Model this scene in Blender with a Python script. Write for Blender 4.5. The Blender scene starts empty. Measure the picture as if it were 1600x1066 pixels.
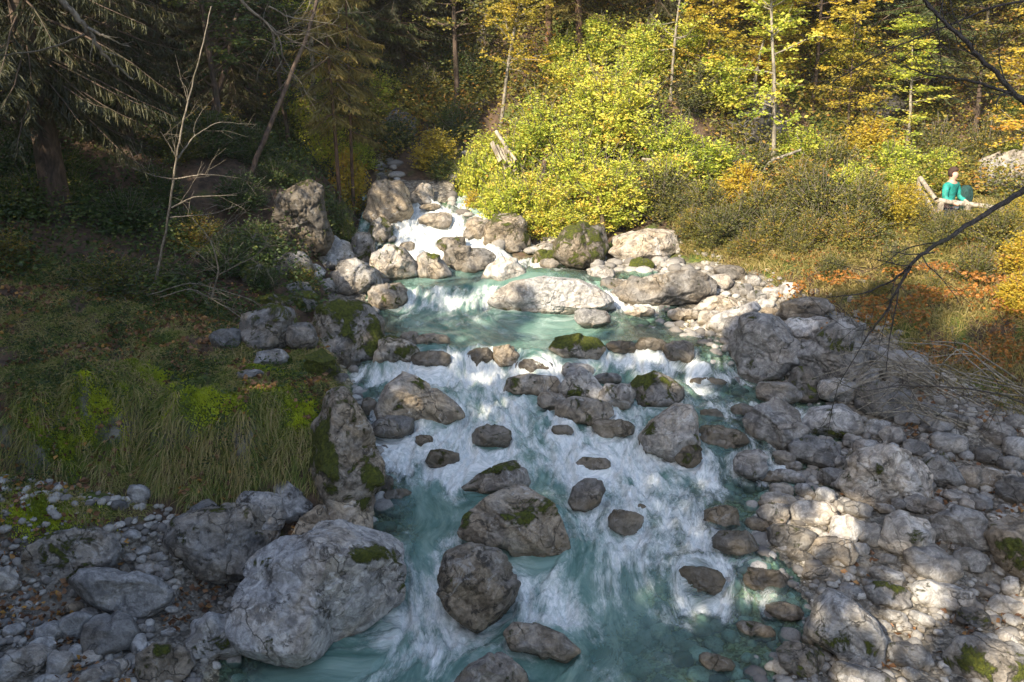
import bpy, bmesh, math, random
import numpy as np
from mathutils import Vector, Matrix

# ------------------------------------------------------------------ camera
CAMZ, PITCH, FPX = 6.0, math.radians(18.0), 1400.0
scene = bpy.context.scene
cam_d = bpy.data.cameras.new('camera')
cam = bpy.data.objects.new('camera', cam_d)
scene.collection.objects.link(cam)
cam.location = (0, 0, CAMZ)
cam.rotation_euler = (math.radians(90) - PITCH, 0, 0)
cam_d.sensor_width = 36.0
cam_d.lens = FPX / 1600.0 * 36.0
cam_d.clip_start = 0.1
cam_d.clip_end = 500
scene.camera = cam

# ------------------------------------------------------------------ light
SUN_EL = math.radians(36.0)
SH = np.array([-0.60, -0.80])                 # horizontal direction towards the sun
SUN_DIR = Vector((SH[0]*math.cos(SUN_EL), SH[1]*math.cos(SUN_EL), math.sin(SUN_EL)))
sun_d = bpy.data.lights.new('sun', 'SUN')
sun_d.energy = 4.8
sun_d.angle = math.radians(0.5)
sun_d.color = (1.0, 0.86, 0.66)
sun = bpy.data.objects.new('sun', sun_d)
scene.collection.objects.link(sun)
sun.rotation_euler = SUN_DIR.to_track_quat('Z', 'Y').to_euler()
world = bpy.data.worlds.new('World')
scene.world = world
world.use_nodes = True
wn = world.node_tree
bg = wn.nodes['Background']
sky = wn.nodes.new('ShaderNodeTexSky')
sky.sky_type = 'NISHITA'
sky.sun_disc = False
sky.sun_elevation = SUN_EL
sky.dust_density = 1.5
sky.ozone_density = 1.0
sky.sun_rotation = math.atan2(SH[0], SH[1])
wn.links.new(sky.outputs[0], bg.inputs[0])
bg.inputs[1].default_value = 0.15
vs = scene.view_settings
vs.view_transform = 'Standard'
vs.look = 'None'
vs.gamma = 1
vs.use_curve_mapping = False
vs.exposure = 1.35
scene.cycles.max_bounces = 6
scene.cycles.diffuse_bounces = 3
scene.cycles.transparent_max_bounces = 8
scene.cycles.transmission_bounces = 3
scene.cycles.glossy_bounces = 2
scene.cycles.use_denoising = True
scene.cycles.caustics_reflective = False
scene.cycles.caustics_refractive = False

# ------------------------------------------------------------------ noise
_rs = np.random.RandomState(7)
_perm = np.concatenate([_rs.permutation(256)]*3)
_grad = _rs.normal(size=(256, 3)); _grad /= np.linalg.norm(_grad, axis=1)[:, None]
def perlin(P):
    P = np.asarray(P, dtype=np.float64)
    I = np.floor(P).astype(np.int64); Fr = P - I; I &= 255
    w = Fr*Fr*Fr*(Fr*(Fr*6-15)+10)
    out = np.zeros(len(P))
    for dx in (0, 1):
        wx = w[:, 0] if dx else 1-w[:, 0]
        for dy in (0, 1):
            wy = w[:, 1] if dy else 1-w[:, 1]
            for dz in (0, 1):
                wz = w[:, 2] if dz else 1-w[:, 2]
                h = _perm[_perm[_perm[(I[:, 0]+dx) & 255]+((I[:, 1]+dy) & 255)]+((I[:, 2]+dz) & 255)]
                g = _grad[h]
                d = g[:, 0]*(Fr[:, 0]-dx)+g[:, 1]*(Fr[:, 1]-dy)+g[:, 2]*(Fr[:, 2]-dz)
                out += wx*wy*wz*d
    return out*1.6
def fbm(P, octv=4, gain=0.5, lac=2.03):
    a, s, out = 1.0, 1.0, 0
    for i in range(octv):
        out = out+a*perlin(P*s+i*17.3); a *= gain; s *= lac
    return out
def n2(x, y, s, oc=3, off=0.0):
    x = np.atleast_1d(x); y = np.atleast_1d(y)
    return fbm(np.stack([x*s+off, y*s-off, np.full_like(x, off*0.37)], 1), oc)
def sstep(a, b, v):
    t = np.clip((v-a)/(b-a), 0, 1)
    return t*t*(3-2*t)

# ------------------------------------------------------------------ objects
COL = scene.collection
def mesh_np(name, V, F, mat=None, attrs=None, smooth=True, uv=None):
    """F: (n,k) array or list of such arrays"""
    me = bpy.data.meshes.new(name)
    V = np.asarray(V, dtype=np.float32)
    Fs = F if isinstance(F, list) else [F]
    Fs = [np.asarray(f, dtype=np.int32) for f in Fs if len(f)]
    nf = sum(len(f) for f in Fs)
    loops = np.concatenate([f.ravel() for f in Fs])
    tot = np.concatenate([np.full(len(f), f.shape[1], dtype=np.int32) for f in Fs])
    start = np.concatenate([[0], np.cumsum(tot)[:-1]]).astype(np.int32)
    me.vertices.add(len(V)); me.vertices.foreach_set('co', V.ravel())
    me.loops.add(len(loops)); me.loops.foreach_set('vertex_index', loops)
    me.polygons.add(nf); me.polygons.foreach_set('loop_start', start)
    me.polygons.foreach_set('loop_total', tot)
    me.polygons.foreach_set('use_smooth', np.full(nf, smooth, dtype=bool))
    if attrs:
        for k, v in attrs.items():
            v = np.asarray(v, dtype=np.float32)
            if v.ndim == 1:
                a = me.attributes.new(k, 'FLOAT', 'POINT'); a.data.foreach_set('value', v)
            else:
                a = me.attributes.new(k, 'FLOAT_VECTOR', 'POINT'); a.data.foreach_set('vector', v.ravel())
    me.update(calc_edges=True)
    if mat: me.materials.append(mat)
    return me
def link(name, me, parent=None):
    o = bpy.data.objects.new(name, me)
    COL.objects.link(o)
    if parent is not None: o.parent = parent
    return o
def tag(o, label=None, cat=None, group=None, kind=None):
    if label: o['label'] = label
    if cat: o['category'] = cat
    if group: o['group'] = group
    if kind: o['kind'] = kind
    return o
def empty(name, loc, label=None, cat=None, group=None, rz=0.0, sc=1.0):
    o = bpy.data.objects.new(name, None)
    COL.objects.link(o)
    o.location = loc; o.rotation_euler = (0, 0, rz); o.scale = (sc, sc, sc)
    o.empty_display_size = 0.2
    return tag(o, label, cat, group)
def copy_tree(o, parent=None):
    c = o.copy(); COL.objects.link(c)
    if parent is not None: c.parent = parent
    for ch in list(o.children): copy_tree(ch, c)
    return c

# ------------------------------------------------------------------ node helper
class NT:
    def __init__(s, name):
        s.m = bpy.data.materials.new(name); s.m.use_nodes = True
        s.t = s.m.node_tree; s.t.nodes.clear()
        s.out = s.t.nodes.new('ShaderNodeOutputMaterial')
    def n(s, typ, ins=None, **kw):
        nd = s.t.nodes.new('ShaderNode'+typ)
        for k, v in kw.items(): setattr(nd, k, v)
        if ins:
            for k, v in ins.items(): s.set(nd.inputs[k], v)
        return nd
    def set(s, sock, v):
        if isinstance(v, bpy.types.Node): s.t.links.new(v.outputs[0], sock)
        elif isinstance(v, bpy.types.NodeSocket): s.t.links.new(v, sock)
        elif isinstance(v, tuple) and len(v) == 3 and sock.type == 'RGBA': sock.default_value = v+(1,)
        else: sock.default_value = v
    def math(s, op, a, b=0.0, c=0.0, clamp=False):
        return s.n('Math', {0: a, 1: b, 2: c}, operation=op, use_clamp=clamp).outputs[0]
    def noise(s, vec, scale, detail=4, rough=0.55, dist=0.0):
        return s.n('TexNoise', {'Vector': vec, 'Scale': scale, 'Detail': detail, 'Roughness': rough, 'Distortion': dist}).outputs[0]
    def map(s, v, a, b, c=0.0, d=1.0, smooth=True):
        return s.n('MapRange', {0: v, 1: a, 2: b, 3: c, 4: d}, interpolation_type='SMOOTHSTEP' if smooth else 'LINEAR').outputs[0]
    def mix(s, f, a, b):
        nd = s.n('Mix', data_type='RGBA')
        s.set(nd.inputs[0], f); s.set(nd.inputs[6], a); s.set(nd.inputs[7], b)
        return nd.outputs[2]
    def ramp(s, f, stops):
        nd = s.n('ValToRGB', {0: f})
        r = nd.color_ramp
        while len(r.elements) < len(stops): r.elements.new(0.5)
        for e, (p, c) in zip(r.elements, stops): e.position = p; e.color = tuple(c)+(1,)
        return nd.outputs[0]
    def attr(s, name, typ='GEOMETRY', out='Fac'):
        return s.n('Attribute', attribute_name=name, attribute_type=typ).outputs[out]
    def bump(s, h, strength=0.5, dist=0.02, normal=None):
        ins = {'Height': h, 'Strength': strength, 'Distance': dist}
        if normal is not None: ins['Normal'] = normal
        return s.n('Bump', ins).outputs[0]
    def done(s, shader):
        s.set(s.out.inputs[0], shader); return s.m

# ------------------------------------------------------------------ materials
def rock_mat(name='limestone'):
    t = NT(name)
    tc = t.n('TexCoord').outputs['Object']
    geo = t.n('NewGeometry')
    rnd = t.n('ObjectInfo').outputs['Random']
    off = t.n('VectorMath', {0: tc, 1: t.n('CombineXYZ', {0: t.math('MULTIPLY', rnd, 37.0), 1: t.math('MULTIPLY', rnd, 91.0)})}, operation='ADD').outputs[0]
    tone = t.attr('tone', 'OBJECT'); warm = t.attr('warm', 'OBJECT'); mossy = t.attr('moss', 'OBJECT'); lich = t.attr('lichen', 'OBJECT')
    wet = t.attr('wet')  # wet mask; also holds the shade painted around stone feet
    big = t.noise(off, 1.6, 5, 0.6, 0.6)
    med = t.noise(off, 6.0, 8, 0.68, 0.9)
    fin = t.noise(off, 38.0, 6, 0.72)
    grey = t.mix(t.map(med, 0.32, 0.68), (0.15, 0.15, 0.15), (0.52, 0.515, 0.50))
    wrm = t.mix(t.map(med, 0.32, 0.68), (0.15, 0.115, 0.075), (0.56, 0.46, 0.33))
    c = t.mix(t.math('ADD', warm, t.map(big, 0.35, 0.65, -0.35, 0.35), clamp=True), grey, wrm)
    c = t.mix(t.map(fin, 0.35, 0.7, 0.35, 0.0), c, (0.07, 0.068, 0.065))
    # pale lichen crust and dark pitted patches
    pa = t.noise(off, 3.1, 9, 0.75, 1.4)
    c = t.mix(t.math('MULTIPLY', t.map(pa, 0.56, 0.63), 0.55), c, (0.60, 0.59, 0.56))
    da = t.noise(off, 4.3, 10, 0.78, 0.4)
    dth = t.math('SUBTRACT', 0.68, t.math('MULTIPLY', lich, 0.2))
    dk = t.n('MapRange', {0: da, 1: dth, 2: t.math('ADD', dth, 0.05), 3: 0.0, 4: 0.82}, interpolation_type='SMOOTHSTEP').outputs[0]
    c = t.mix(dk, c, (0.045, 0.042, 0.036))
    # cracks
    wv = t.n('VectorMath', {0: off, 1: t.n('VectorMath', {0: t.n('TexNoise', {'Vector': off, 'Scale': 2.0, 'Detail': 5}).outputs[1], 1: (0.9, 0.9, 0.9)}, operation='MULTIPLY').outputs[0]}, operation='ADD').outputs[0]
    vo = t.n('TexVoronoi', {'Vector': wv, 'Scale': 1.5}, feature='DISTANCE_TO_EDGE').outputs[0]
    crack = t.map(vo, 0.0, 0.022, 1.0, 0.0)
    crack = t.math('MULTIPLY', crack, t.map(big, 0.42, 0.6))
    c = t.mix(t.math('MULTIPLY', crack, 0.7), c, (0.04, 0.036, 0.03))
    # overall brightness of this stone
    c = t.n('VectorMath', {0: c, 3: t.math('MULTIPLY', tone, t.math('ADD', 0.62, t.math('MULTIPLY', rnd, 0.66)))}, operation='SCALE').outputs[0]
    # moss
    nz = t.n('SeparateXYZ', {0: geo.outputs['Normal']}).outputs[2]
    mn = t.noise(off, 4.2, 8, 0.7, 0.6)
    msum = t.math('ADD', t.math('ADD', t.math('MULTIPLY', mossy, 1.55), t.math('MULTIPLY', nz, 0.16)), t.attr('mosspaint'))
    mm = t.math('ADD', msum, t.math('MULTIPLY', t.math('SUBTRACT', mn, 0.5), 3.0))
    mf = t.map(mm, 0.54, 0.80)
    mcol = t.ramp(t.noise(off, 22, 5, 0.7), [(0.25, (0.018, 0.026, 0.006)), (0.5, (0.075, 0.09, 0.012)), (0.8, (0.20, 0.21, 0.025))])
    # brown algae stains of the splash zone, and shade painted at stone feet
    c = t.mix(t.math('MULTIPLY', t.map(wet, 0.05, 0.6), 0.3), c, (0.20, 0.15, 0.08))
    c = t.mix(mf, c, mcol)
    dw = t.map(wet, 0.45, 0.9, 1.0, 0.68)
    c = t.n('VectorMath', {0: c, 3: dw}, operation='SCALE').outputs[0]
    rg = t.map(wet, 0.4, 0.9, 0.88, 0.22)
    h = t.math('ADD', t.math('MULTIPLY', t.noise(off, 13.0, 6, 0.66, 0.3), 0.42), t.math('MULTIPLY', fin, 0.2))
    h = t.math('SUBTRACT', h, t.math('MULTIPLY', crack, 0.3))
    h = t.math('SUBTRACT', h, t.math('MULTIPLY', dk, 0.12))
    h = t.math('ADD', h, t.math('MULTIPLY', mf, t.math('ADD', 0.25, t.noise(off, 60, 3, 0.6))))
    nrm = t.bump(h, 0.9, 0.055)
    b = t.n('BsdfPrincipled', {'Base Color': c, 'Roughness': rg, 'Normal': nrm})
    b.inputs['Specular IOR Level'].default_value = 0.35
    return t.done(b)

def leaf_mat(name, stops, trans=0.4, rough=0.6):
    t = NT(name)
    c = t.ramp(t.math('ADD', t.attr('tint'), t.math('MULTIPLY', t.math('SUBTRACT', t.n('ObjectInfo').outputs['Random'], .5), .32)), stops)
    d = t.n('BsdfDiffuse', {'Color': c})
    tr = t.n('BsdfTranslucent', {'Color': c})
    g = t.n('BsdfGlossy', {'Color': (1, 1, 1), 'Roughness': rough})
    m1 = t.n('MixShader', {0: trans, 1: d, 2: tr})
    m2 = t.n('MixShader', {0: 0.03, 1: m1, 2: g})
    return t.done(m2)

def bark_mat(name, a, b, scale=9.0):
    t = NT(name)
    tc = t.n('TexCoord').outputs['Object']
    mp = t.n('Mapping', {'Vector': tc, 'Scale': (1, 1, 0.35)}).outputs[0]
    n = t.noise(mp, scale, 8, 0.7, 0.5)
    n_ = t.noise(tc, 2.2, 4)
    c = t.mix(t.map(n, 0.35, 0.65), a, b)
    c = t.mix(t.map(n_, 0.5, 0.7, 0, 0.5), c, (0.05, 0.06, 0.025))
    bs = t.n('BsdfPrincipled', {'Base Color': c, 'Roughness': 0.9, 'Normal': t.bump(n, 1.0, 0.03)})
    return t.done(bs)

def plain_mat(name, col, rough=0.8, nscale=20.0, var=0.25):
    t = NT(name)
    n = t.noise(t.n('TexCoord').outputs['Object'], nscale, 5, 0.6)
    dk = tuple(v*(1-var) for v in col); lt = tuple(min(1, v*(1+var)) for v in col)
    c = t.mix(t.map(n, 0.3, 0.7), dk, lt)
    return t.done(t.n('BsdfPrincipled', {'Base Color': c, 'Roughness': rough, 'Normal': t.bump(n, 0.3, 0.01)}))

M_ROCK = rock_mat()
YG = leaf_mat('leaf_yellow_green', [(0.0, (0.08, 0.13, 0.010)), (0.3, (0.30, 0.39, 0.03)), (0.65, (0.62, 0.62, 0.07)), (0.85, (0.74, 0.66, 0.10)), (1.0, (0.62, 0.36, 0.05))], 0.45)
GOLD = leaf_mat('leaf_gold', [(0.0, (0.20, 0.18, 0.015)), (0.45, (0.46, 0.37, 0.03)), (0.85, (0.60, 0.42, 0.03)), (1.0, (0.50, 0.22, 0.02))], 0.45)
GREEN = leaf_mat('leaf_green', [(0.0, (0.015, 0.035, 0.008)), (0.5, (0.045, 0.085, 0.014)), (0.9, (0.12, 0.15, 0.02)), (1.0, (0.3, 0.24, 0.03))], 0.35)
OLIVE = leaf_mat('leaf_olive', [(0.0, (0.035, 0.045, 0.010)), (0.4, (0.10, 0.115, 0.018)), (0.75, (0.28, 0.24, 0.03)), (1.0, (0.42, 0.20, 0.03))], 0.4)
ORANGE = leaf_mat('leaf_orange', [(0.0, (0.12, 0.055, 0.015)), (0.5, (0.32, 0.14, 0.025)), (1.0, (0.50, 0.22, 0.03))], 0.4)
MOSS = leaf_mat('moss_tuft', [(0.0, (0.06, 0.08, 0.008)), (0.5, (0.27, 0.34, 0.015)), (1.0, (0.55, 0.60, 0.03))], 0.35)
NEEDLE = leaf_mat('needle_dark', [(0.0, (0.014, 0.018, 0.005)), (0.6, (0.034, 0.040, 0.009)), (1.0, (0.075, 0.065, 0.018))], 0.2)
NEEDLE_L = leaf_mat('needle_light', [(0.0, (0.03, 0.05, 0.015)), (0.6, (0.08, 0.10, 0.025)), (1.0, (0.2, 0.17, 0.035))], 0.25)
NEEDLE_Y = leaf_mat('needle_dry_sunlit', [(0.0, (0.10, 0.10, 0.025)), (0.6, (0.22, 0.18, 0.04)), (1.0, (0.36, 0.25, 0.06))], 0.3)  # dry tan needles; on the slender spruces the yellow paints sunlight
GRASS = leaf_mat('grass_blade', [(0.0, (0.04, 0.08, 0.01)), (0.45, (0.13, 0.19, 0.02)), (0.75, (0.28, 0.27, 0.06)), (1.0, (0.42, 0.33, 0.14))], 0.3)
GRASS_DRY = leaf_mat('grass_dry', [(0.0, (0.10, 0.12, 0.02)), (0.4, (0.27, 0.24, 0.06)), (0.8, (0.46, 0.36, 0.14)), (1.0, (0.5, 0.36, 0.16))], 0.35)
LITTER = leaf_mat('fallen_leaf', [(0.0, (0.07, 0.035, 0.018)), (0.4, (0.17, 0.08, 0.035)), (0.8, (0.30, 0.16, 0.07)), (1.0, (0.45, 0.24, 0.04))], 0.15)
BARK = bark_mat('bark_spruce', (0.035, 0.025, 0.018), (0.13, 0.09, 0.065))
BARK_R = bark_mat('bark_reddish', (0.05, 0.028, 0.018), (0.16, 0.09, 0.055))
BARK_P = bark_mat('bark_pale', (0.12, 0.105, 0.08), (0.36, 0.32, 0.25), 14)
TWIG = bark_mat('bark_twig', (0.09, 0.075, 0.055), (0.27, 0.235, 0.18), 20)
TWIG_D = bark_mat('bark_twig_dark', (0.02, 0.018, 0.018), (0.075, 0.065, 0.06), 20)
WOOD = bark_mat('weathered_wood', (0.16, 0.135, 0.105), (0.44, 0.39, 0.31), 12)

# ------------------------------------------------------------------ stream profile
_PY = np.array([-40, 6.0, 7.4, 8.35, 9.0, 9.6, 10.6, 11.7, 12.6, 13.35, 13.75, 14.3, 15.8, 16.1, 16.55, 17.4, 18.2, 18.7, 19.3, 19.9, 20.7, 22.0, 25, 32, 40, 95])
_PZ = np.array([-1.5, -.1, 0.0, 0.06, 0.34, 0.45, 0.57, 0.80, 0.95, 1.03, 1.33, 1.38, 1.44, 1.50, 1.70, 1.73, 1.82, 2.1, 2.42, 2.62, 2.78, 3.3, 4.6, 8.0, 12.0, 26.0])
_ty = np.arange(-40, 95, 0.02)
_tz = np.interp(_ty, _PY, _PZ)
_k = np.exp(-0.5*(np.arange(-30, 31)*0.02/0.11)**2); _k /= _k.sum()
_tz = np.convolve(np.pad(_tz, 30, mode='edge'), _k, mode='valid')
def prof(y): return np.interp(y, _ty, _tz)
def zwater(x, y):
    x = np.atleast_1d(np.asarray(x, float)); y = np.atleast_1d(np.asarray(y, float))
    w = 0.30*n2(x, y*0.15, 0.75, 2, 3.3)*sstep(7, 9, y)*(1-sstep(13.0, 13.6, y))
    w += 0.22*n2(x, y*0.1, 0.8, 2, 8.1)*sstep(13.0, 13.6, y)*(1-sstep(18, 19, y))
    w += 0.55*np.exp(-((x-0.6)/1.0)**2-((y-9.4)/0.8)**2) - 0.2*np.exp(-((x+1.2)/0.6)**2-((y-8.8)/0.5)**2)
    z = prof(y+w)
    cas = 1-sstep(-0.55, 0.25, x)
    lim = 1.73+0.05*np.maximum(y-17.4, 0)
    far = sstep(20.5, 23.5, y)
    m = np.maximum(cas, far)
    return np.where(z > lim, lim+(z-lim)*m, z)

def ray(px, py):
    a = (px-800.0)/FPX; b = (533.0-py)/FPX
    cp, sp = math.cos(PITCH), math.sin(PITCH)
    return np.array([a, cp+b*sp, -sp+b*cp])          # forward + a right + b up
_tt = np.arange(4.0, 70.0, 0.02)
def hit(px, py, fn, tmin=4.0):
    d = ray(px, py); d = d/d[1]
    t = _tt[_tt >= tmin]
    z = CAMZ+d[2]*t; h = fn(d[0]*t, t)
    i = np.argmax(z < h)
    if not (z[i] < h[i]): i = len(t)-1
    return np.array([d[0]*t[i], t[i], h[i]])
def on_dist(px, py, Y):
    d = ray(px, py); d = d/d[1]
    return np.array([d[0]*Y, Y, CAMZ+d[2]*Y])
def depth_of(p): return p[1]*math.cos(PITCH)+(CAMZ-p[2])*math.sin(PITCH)

# water edges traced where they lie, moved to world
_EL = [(330, 1066), (345, 1010), (430, 940), (560, 900), (575, 850), (570, 800), (585, 740), (575, 690), (560, 640), (540, 600), (528, 575), (590, 540), (580, 500), (570, 470), (600, 435), (600, 400), (612, 360), (618, 330), (632, 318)]
_ER = [(1240, 1066), (1275, 1010), (1275, 960), (1235, 920), (1220, 880), (1190, 830), (1240, 780), (1310, 745), (1330, 700), (1330, 650), (1250, 610), (1230, 580), (1135, 540), (1120, 515), (1080, 480), (1000, 455), (950, 430), (880, 405), (765, 375), (735, 340), (705, 318)]
def edge(lst):
    P = np.array([hit(x, y, zwater) for x, y in lst])
    P = P[np.argsort(P[:, 1])]
    return P[:, 1], P[:, 0]
_ly, _lx = edge(_EL); _ry, _rx = edge(_ER)
def XL(y):
    return np.where(y > 20.5, np.interp(y, [20.5, 25, 35, 95], [-2.7, -3.1, -4.2, -9]), np.interp(y, np.concatenate([[-40, 4], _ly]), np.concatenate([[-4.0, -3.6], _lx])))
def XR(y):
    return np.where(y > 20.5, np.interp(y, [20.5, 25, 35, 95], [-1.3, -1.9, -2.8, -7]), np.interp(y, np.concatenate([[-40, 4], _ry]), np.concatenate([[3.6, 3.4], _rx])))

XGY, XGX = [7, 9, 11, 12.5, 14, 15.5, 17.0, 19], [9.0, 8.4, 7.6, 6.8, 5.9, 5.2, 4.3, 2.6]
def terrain(x, y):
    x = np.atleast_1d(np.asarray(x, float)); y = np.atleast_1d(np.asarray(y, float))
    xl = XL(y)+0.12*n2(x*0+1, y, 1.5, 2, 1.0); xr = XR(y)+0.12*n2(x*0+1, y, 1.5, 2, 5.0)
    zw = zwater(np.clip(x, xl, xr), y)
    base = np.minimum(zw, 1.75+0.05*np.maximum(y-17.4, 0)+0.55*np.maximum(y-21.5, 0)*0.5)
    dl = xl-x; dr = x-xr
    inside = np.minimum(-dl, -dr)                       # >0 inside the stream
    wdt = np.maximum(xr-xl, 0.5)
    side = np.clip((x-xl)/wdt, 0, 1)
    dmax = np.where(y > 17.4, 0.35, 0.55)*(1-0.82*sstep(0.50, 0.90, side))
    bed = zw-0.02-dmax*sstep(0, 0.9, inside)*(1-sstep(20.1, 20.6, y))-0.05*n2(x, y, 1.3, 3, 2.2)+.12*sstep(20.2, 20.7, y)
    # ---- left bank
    lz = zw+0.16*np.minimum(dl, 3.0)+0.02
    nz1 = n2(x, y, 0.7, 3, 4.4)
    rim = 9.25+0.28*n2(x, y*0, 0.9, 2, 9.0)+0.35*sstep(-3.8, -5.0, x)
    shelf = (0.30*sstep(-0.15, 0.25, y-rim+.12*nz1)+0.70*sstep(0.05, 0.85, y-rim+.25*n2(x, y, 1.8, 3, 2)))*sstep(0.05, 0.62, dl+0.1*nz1)*(1-sstep(12.6, 13.7, y))
    shz = 1.60+0.17*(y-9.3)+0.10*np.maximum(-x-3, 0)+0.16*nz1+0.10*n2(x, y, 2.4, 3, 21)+.32*np.exp(-((x+3.5)/1.2)**2-((y-10.15)/.75)**2)+.22*np.exp(-((x+5.6)/.6)**2-((y-10.0)/.8)**2)-.75*np.exp(-((x+4.55)/.28)**2-((y-9.75)/.45)**2)
    lz = lz*(1-shelf)+np.maximum(shz, lz)*shelf
    fl = sstep(12.0, 13.6, y)
    floor_ = base+0.05+sstep(0.3, 2.1, dl)*(1.0+0.16*nz1)+0.29*np.maximum(dl-2.0, 0)
    lz = lz*(1-fl)+floor_*fl
    lz = np.where(y < 9.4, lz+0.22*np.maximum(dl-2.2, 0), lz)
    lz = lz+0.75*np.maximum(-x-10.5, 0)*sstep(-14, 8, y)
    lz = lz+sstep(16.0, 17.2, y)*(1-sstep(19.6, 20.6, y))*0.75*sstep(.7, 1.9, dl)
    lz = lz+sstep(19.0, 26, y)*0.55*np.maximum(dl-1.0, 0)*(1-sstep(14, 30, dl)*0.35)
    # ---- right bank
    rz = base+0.02+0.07*np.minimum(dr, 6.0)+0.05*n2(x, y, 1.2, 3, 6.0)
    xg = np.interp(y, XGY, XGX)
    rz = rz+0.13*np.clip(x-xg, 0, 2.6)+0.16*np.exp(-((x-xg-0.8)/0.9)**2)*sstep(12.5, 14, y)
    rz = rz+0.6*np.maximum(x-12.5, 0)
    hy = np.interp(x, [-2, 1, 4, 7, 12], [21.5, 21.0, 20.8, 22.4, 22.8])
    gate = sstep(0.2, 1.6, dr)
    rz = rz+gate*(0.62*np.maximum(y-hy, 0)*(1-0.25*sstep(12, 40, y-hy)))+gate*0.35*sstep(0.0, 1.8, y-hy)
    rz = rz+gate*0.35*n2(x, y, 0.33, 3, 12)*sstep(0, 3, y-hy)
    z = np.where(inside >= 0, bed, np.where(dl > 0, np.maximum(lz, -9), rz))
    xc = -2.2-0.08*(y-21)
    zf = prof(np.maximum(y, 20.0))+0.62*np.maximum(np.abs(x-xc)-0.9, 0)+0.25*n2(x, y, .6, 3, 15)
    k = sstep(20.6, 22.6, y)*np.exp(-((x-xc)/4.5)**2)
    z = z*(1-k)+np.maximum(zf, z)*k
    z = z+0.35*n2(x, y, 0.12, 3, 7.0)*sstep(14, 30, np.abs(x)+np.maximum(y-20, 0))
    return z
def surf(x, y):
    x = np.atleast_1d(np.asarray(x, float)); y = np.atleast_1d(np.asarray(y, float))
    t = terrain(x, y)
    inn = (x > XL(y)-0.3) & (x < XR(y)+0.3)
    return np.where(inn, np.maximum(t, zwater(x, y)), t)
def T(x, y): return float(terrain(x, y)[0])

# ------------------------------------------------------------------ stones
_ico = {}
def ico(n):
    if n not in _ico:
        bm = bmesh.new(); bmesh.ops.create_icosphere(bm, subdivisions=n, radius=1.0)
        V = np.array([v.co[:] for v in bm.verts]); F = np.array([[v.index for v in f.verts] for f in bm.faces])
        bm.free(); _ico[n] = (V/np.linalg.norm(V, axis=1)[:, None], F)
    return _ico[n]

def poly_radius(pts, cx, cy, th):
    """radius of a closed outline about (cx,cy) in every direction th (image y down flipped up)"""
    P = np.array(pts, float); X = P[:, 0]-cx; Y = -(P[:, 1]-cy)
    n = 720; ang = np.arange(n)/n*2*np.pi; R = np.zeros(n)
    dx, dy = np.cos(ang), np.sin(ang)
    for i in range(len(P)):
        ax, ay = X[i], Y[i]; bx, by = X[(i+1) % len(P)], Y[(i+1) % len(P)]
        ex, ey = bx-ax, by-ay
        den = dx*ey-dy*ex
        with np.errstate(divide='ignore', invalid='ignore'):
            t = (ax*ey-ay*ex)/den; u = (ax*dy-ay*dx)/den
        ok = (t > 0) & (u >= -1e-6) & (u <= 1+1e-6) & np.isfinite(t)
        R = np.where(ok, np.maximum(R, t), R)
    k = np.hanning(27); k /= k.sum()
    R = np.convolve(np.concatenate([R[-13:], R, R[:13]]), k, mode='valid')
    return np.interp(np.mod(th, 2*np.pi), np.concatenate([ang, [2*np.pi]]), np.concatenate([R, [R[0]]]))

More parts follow.
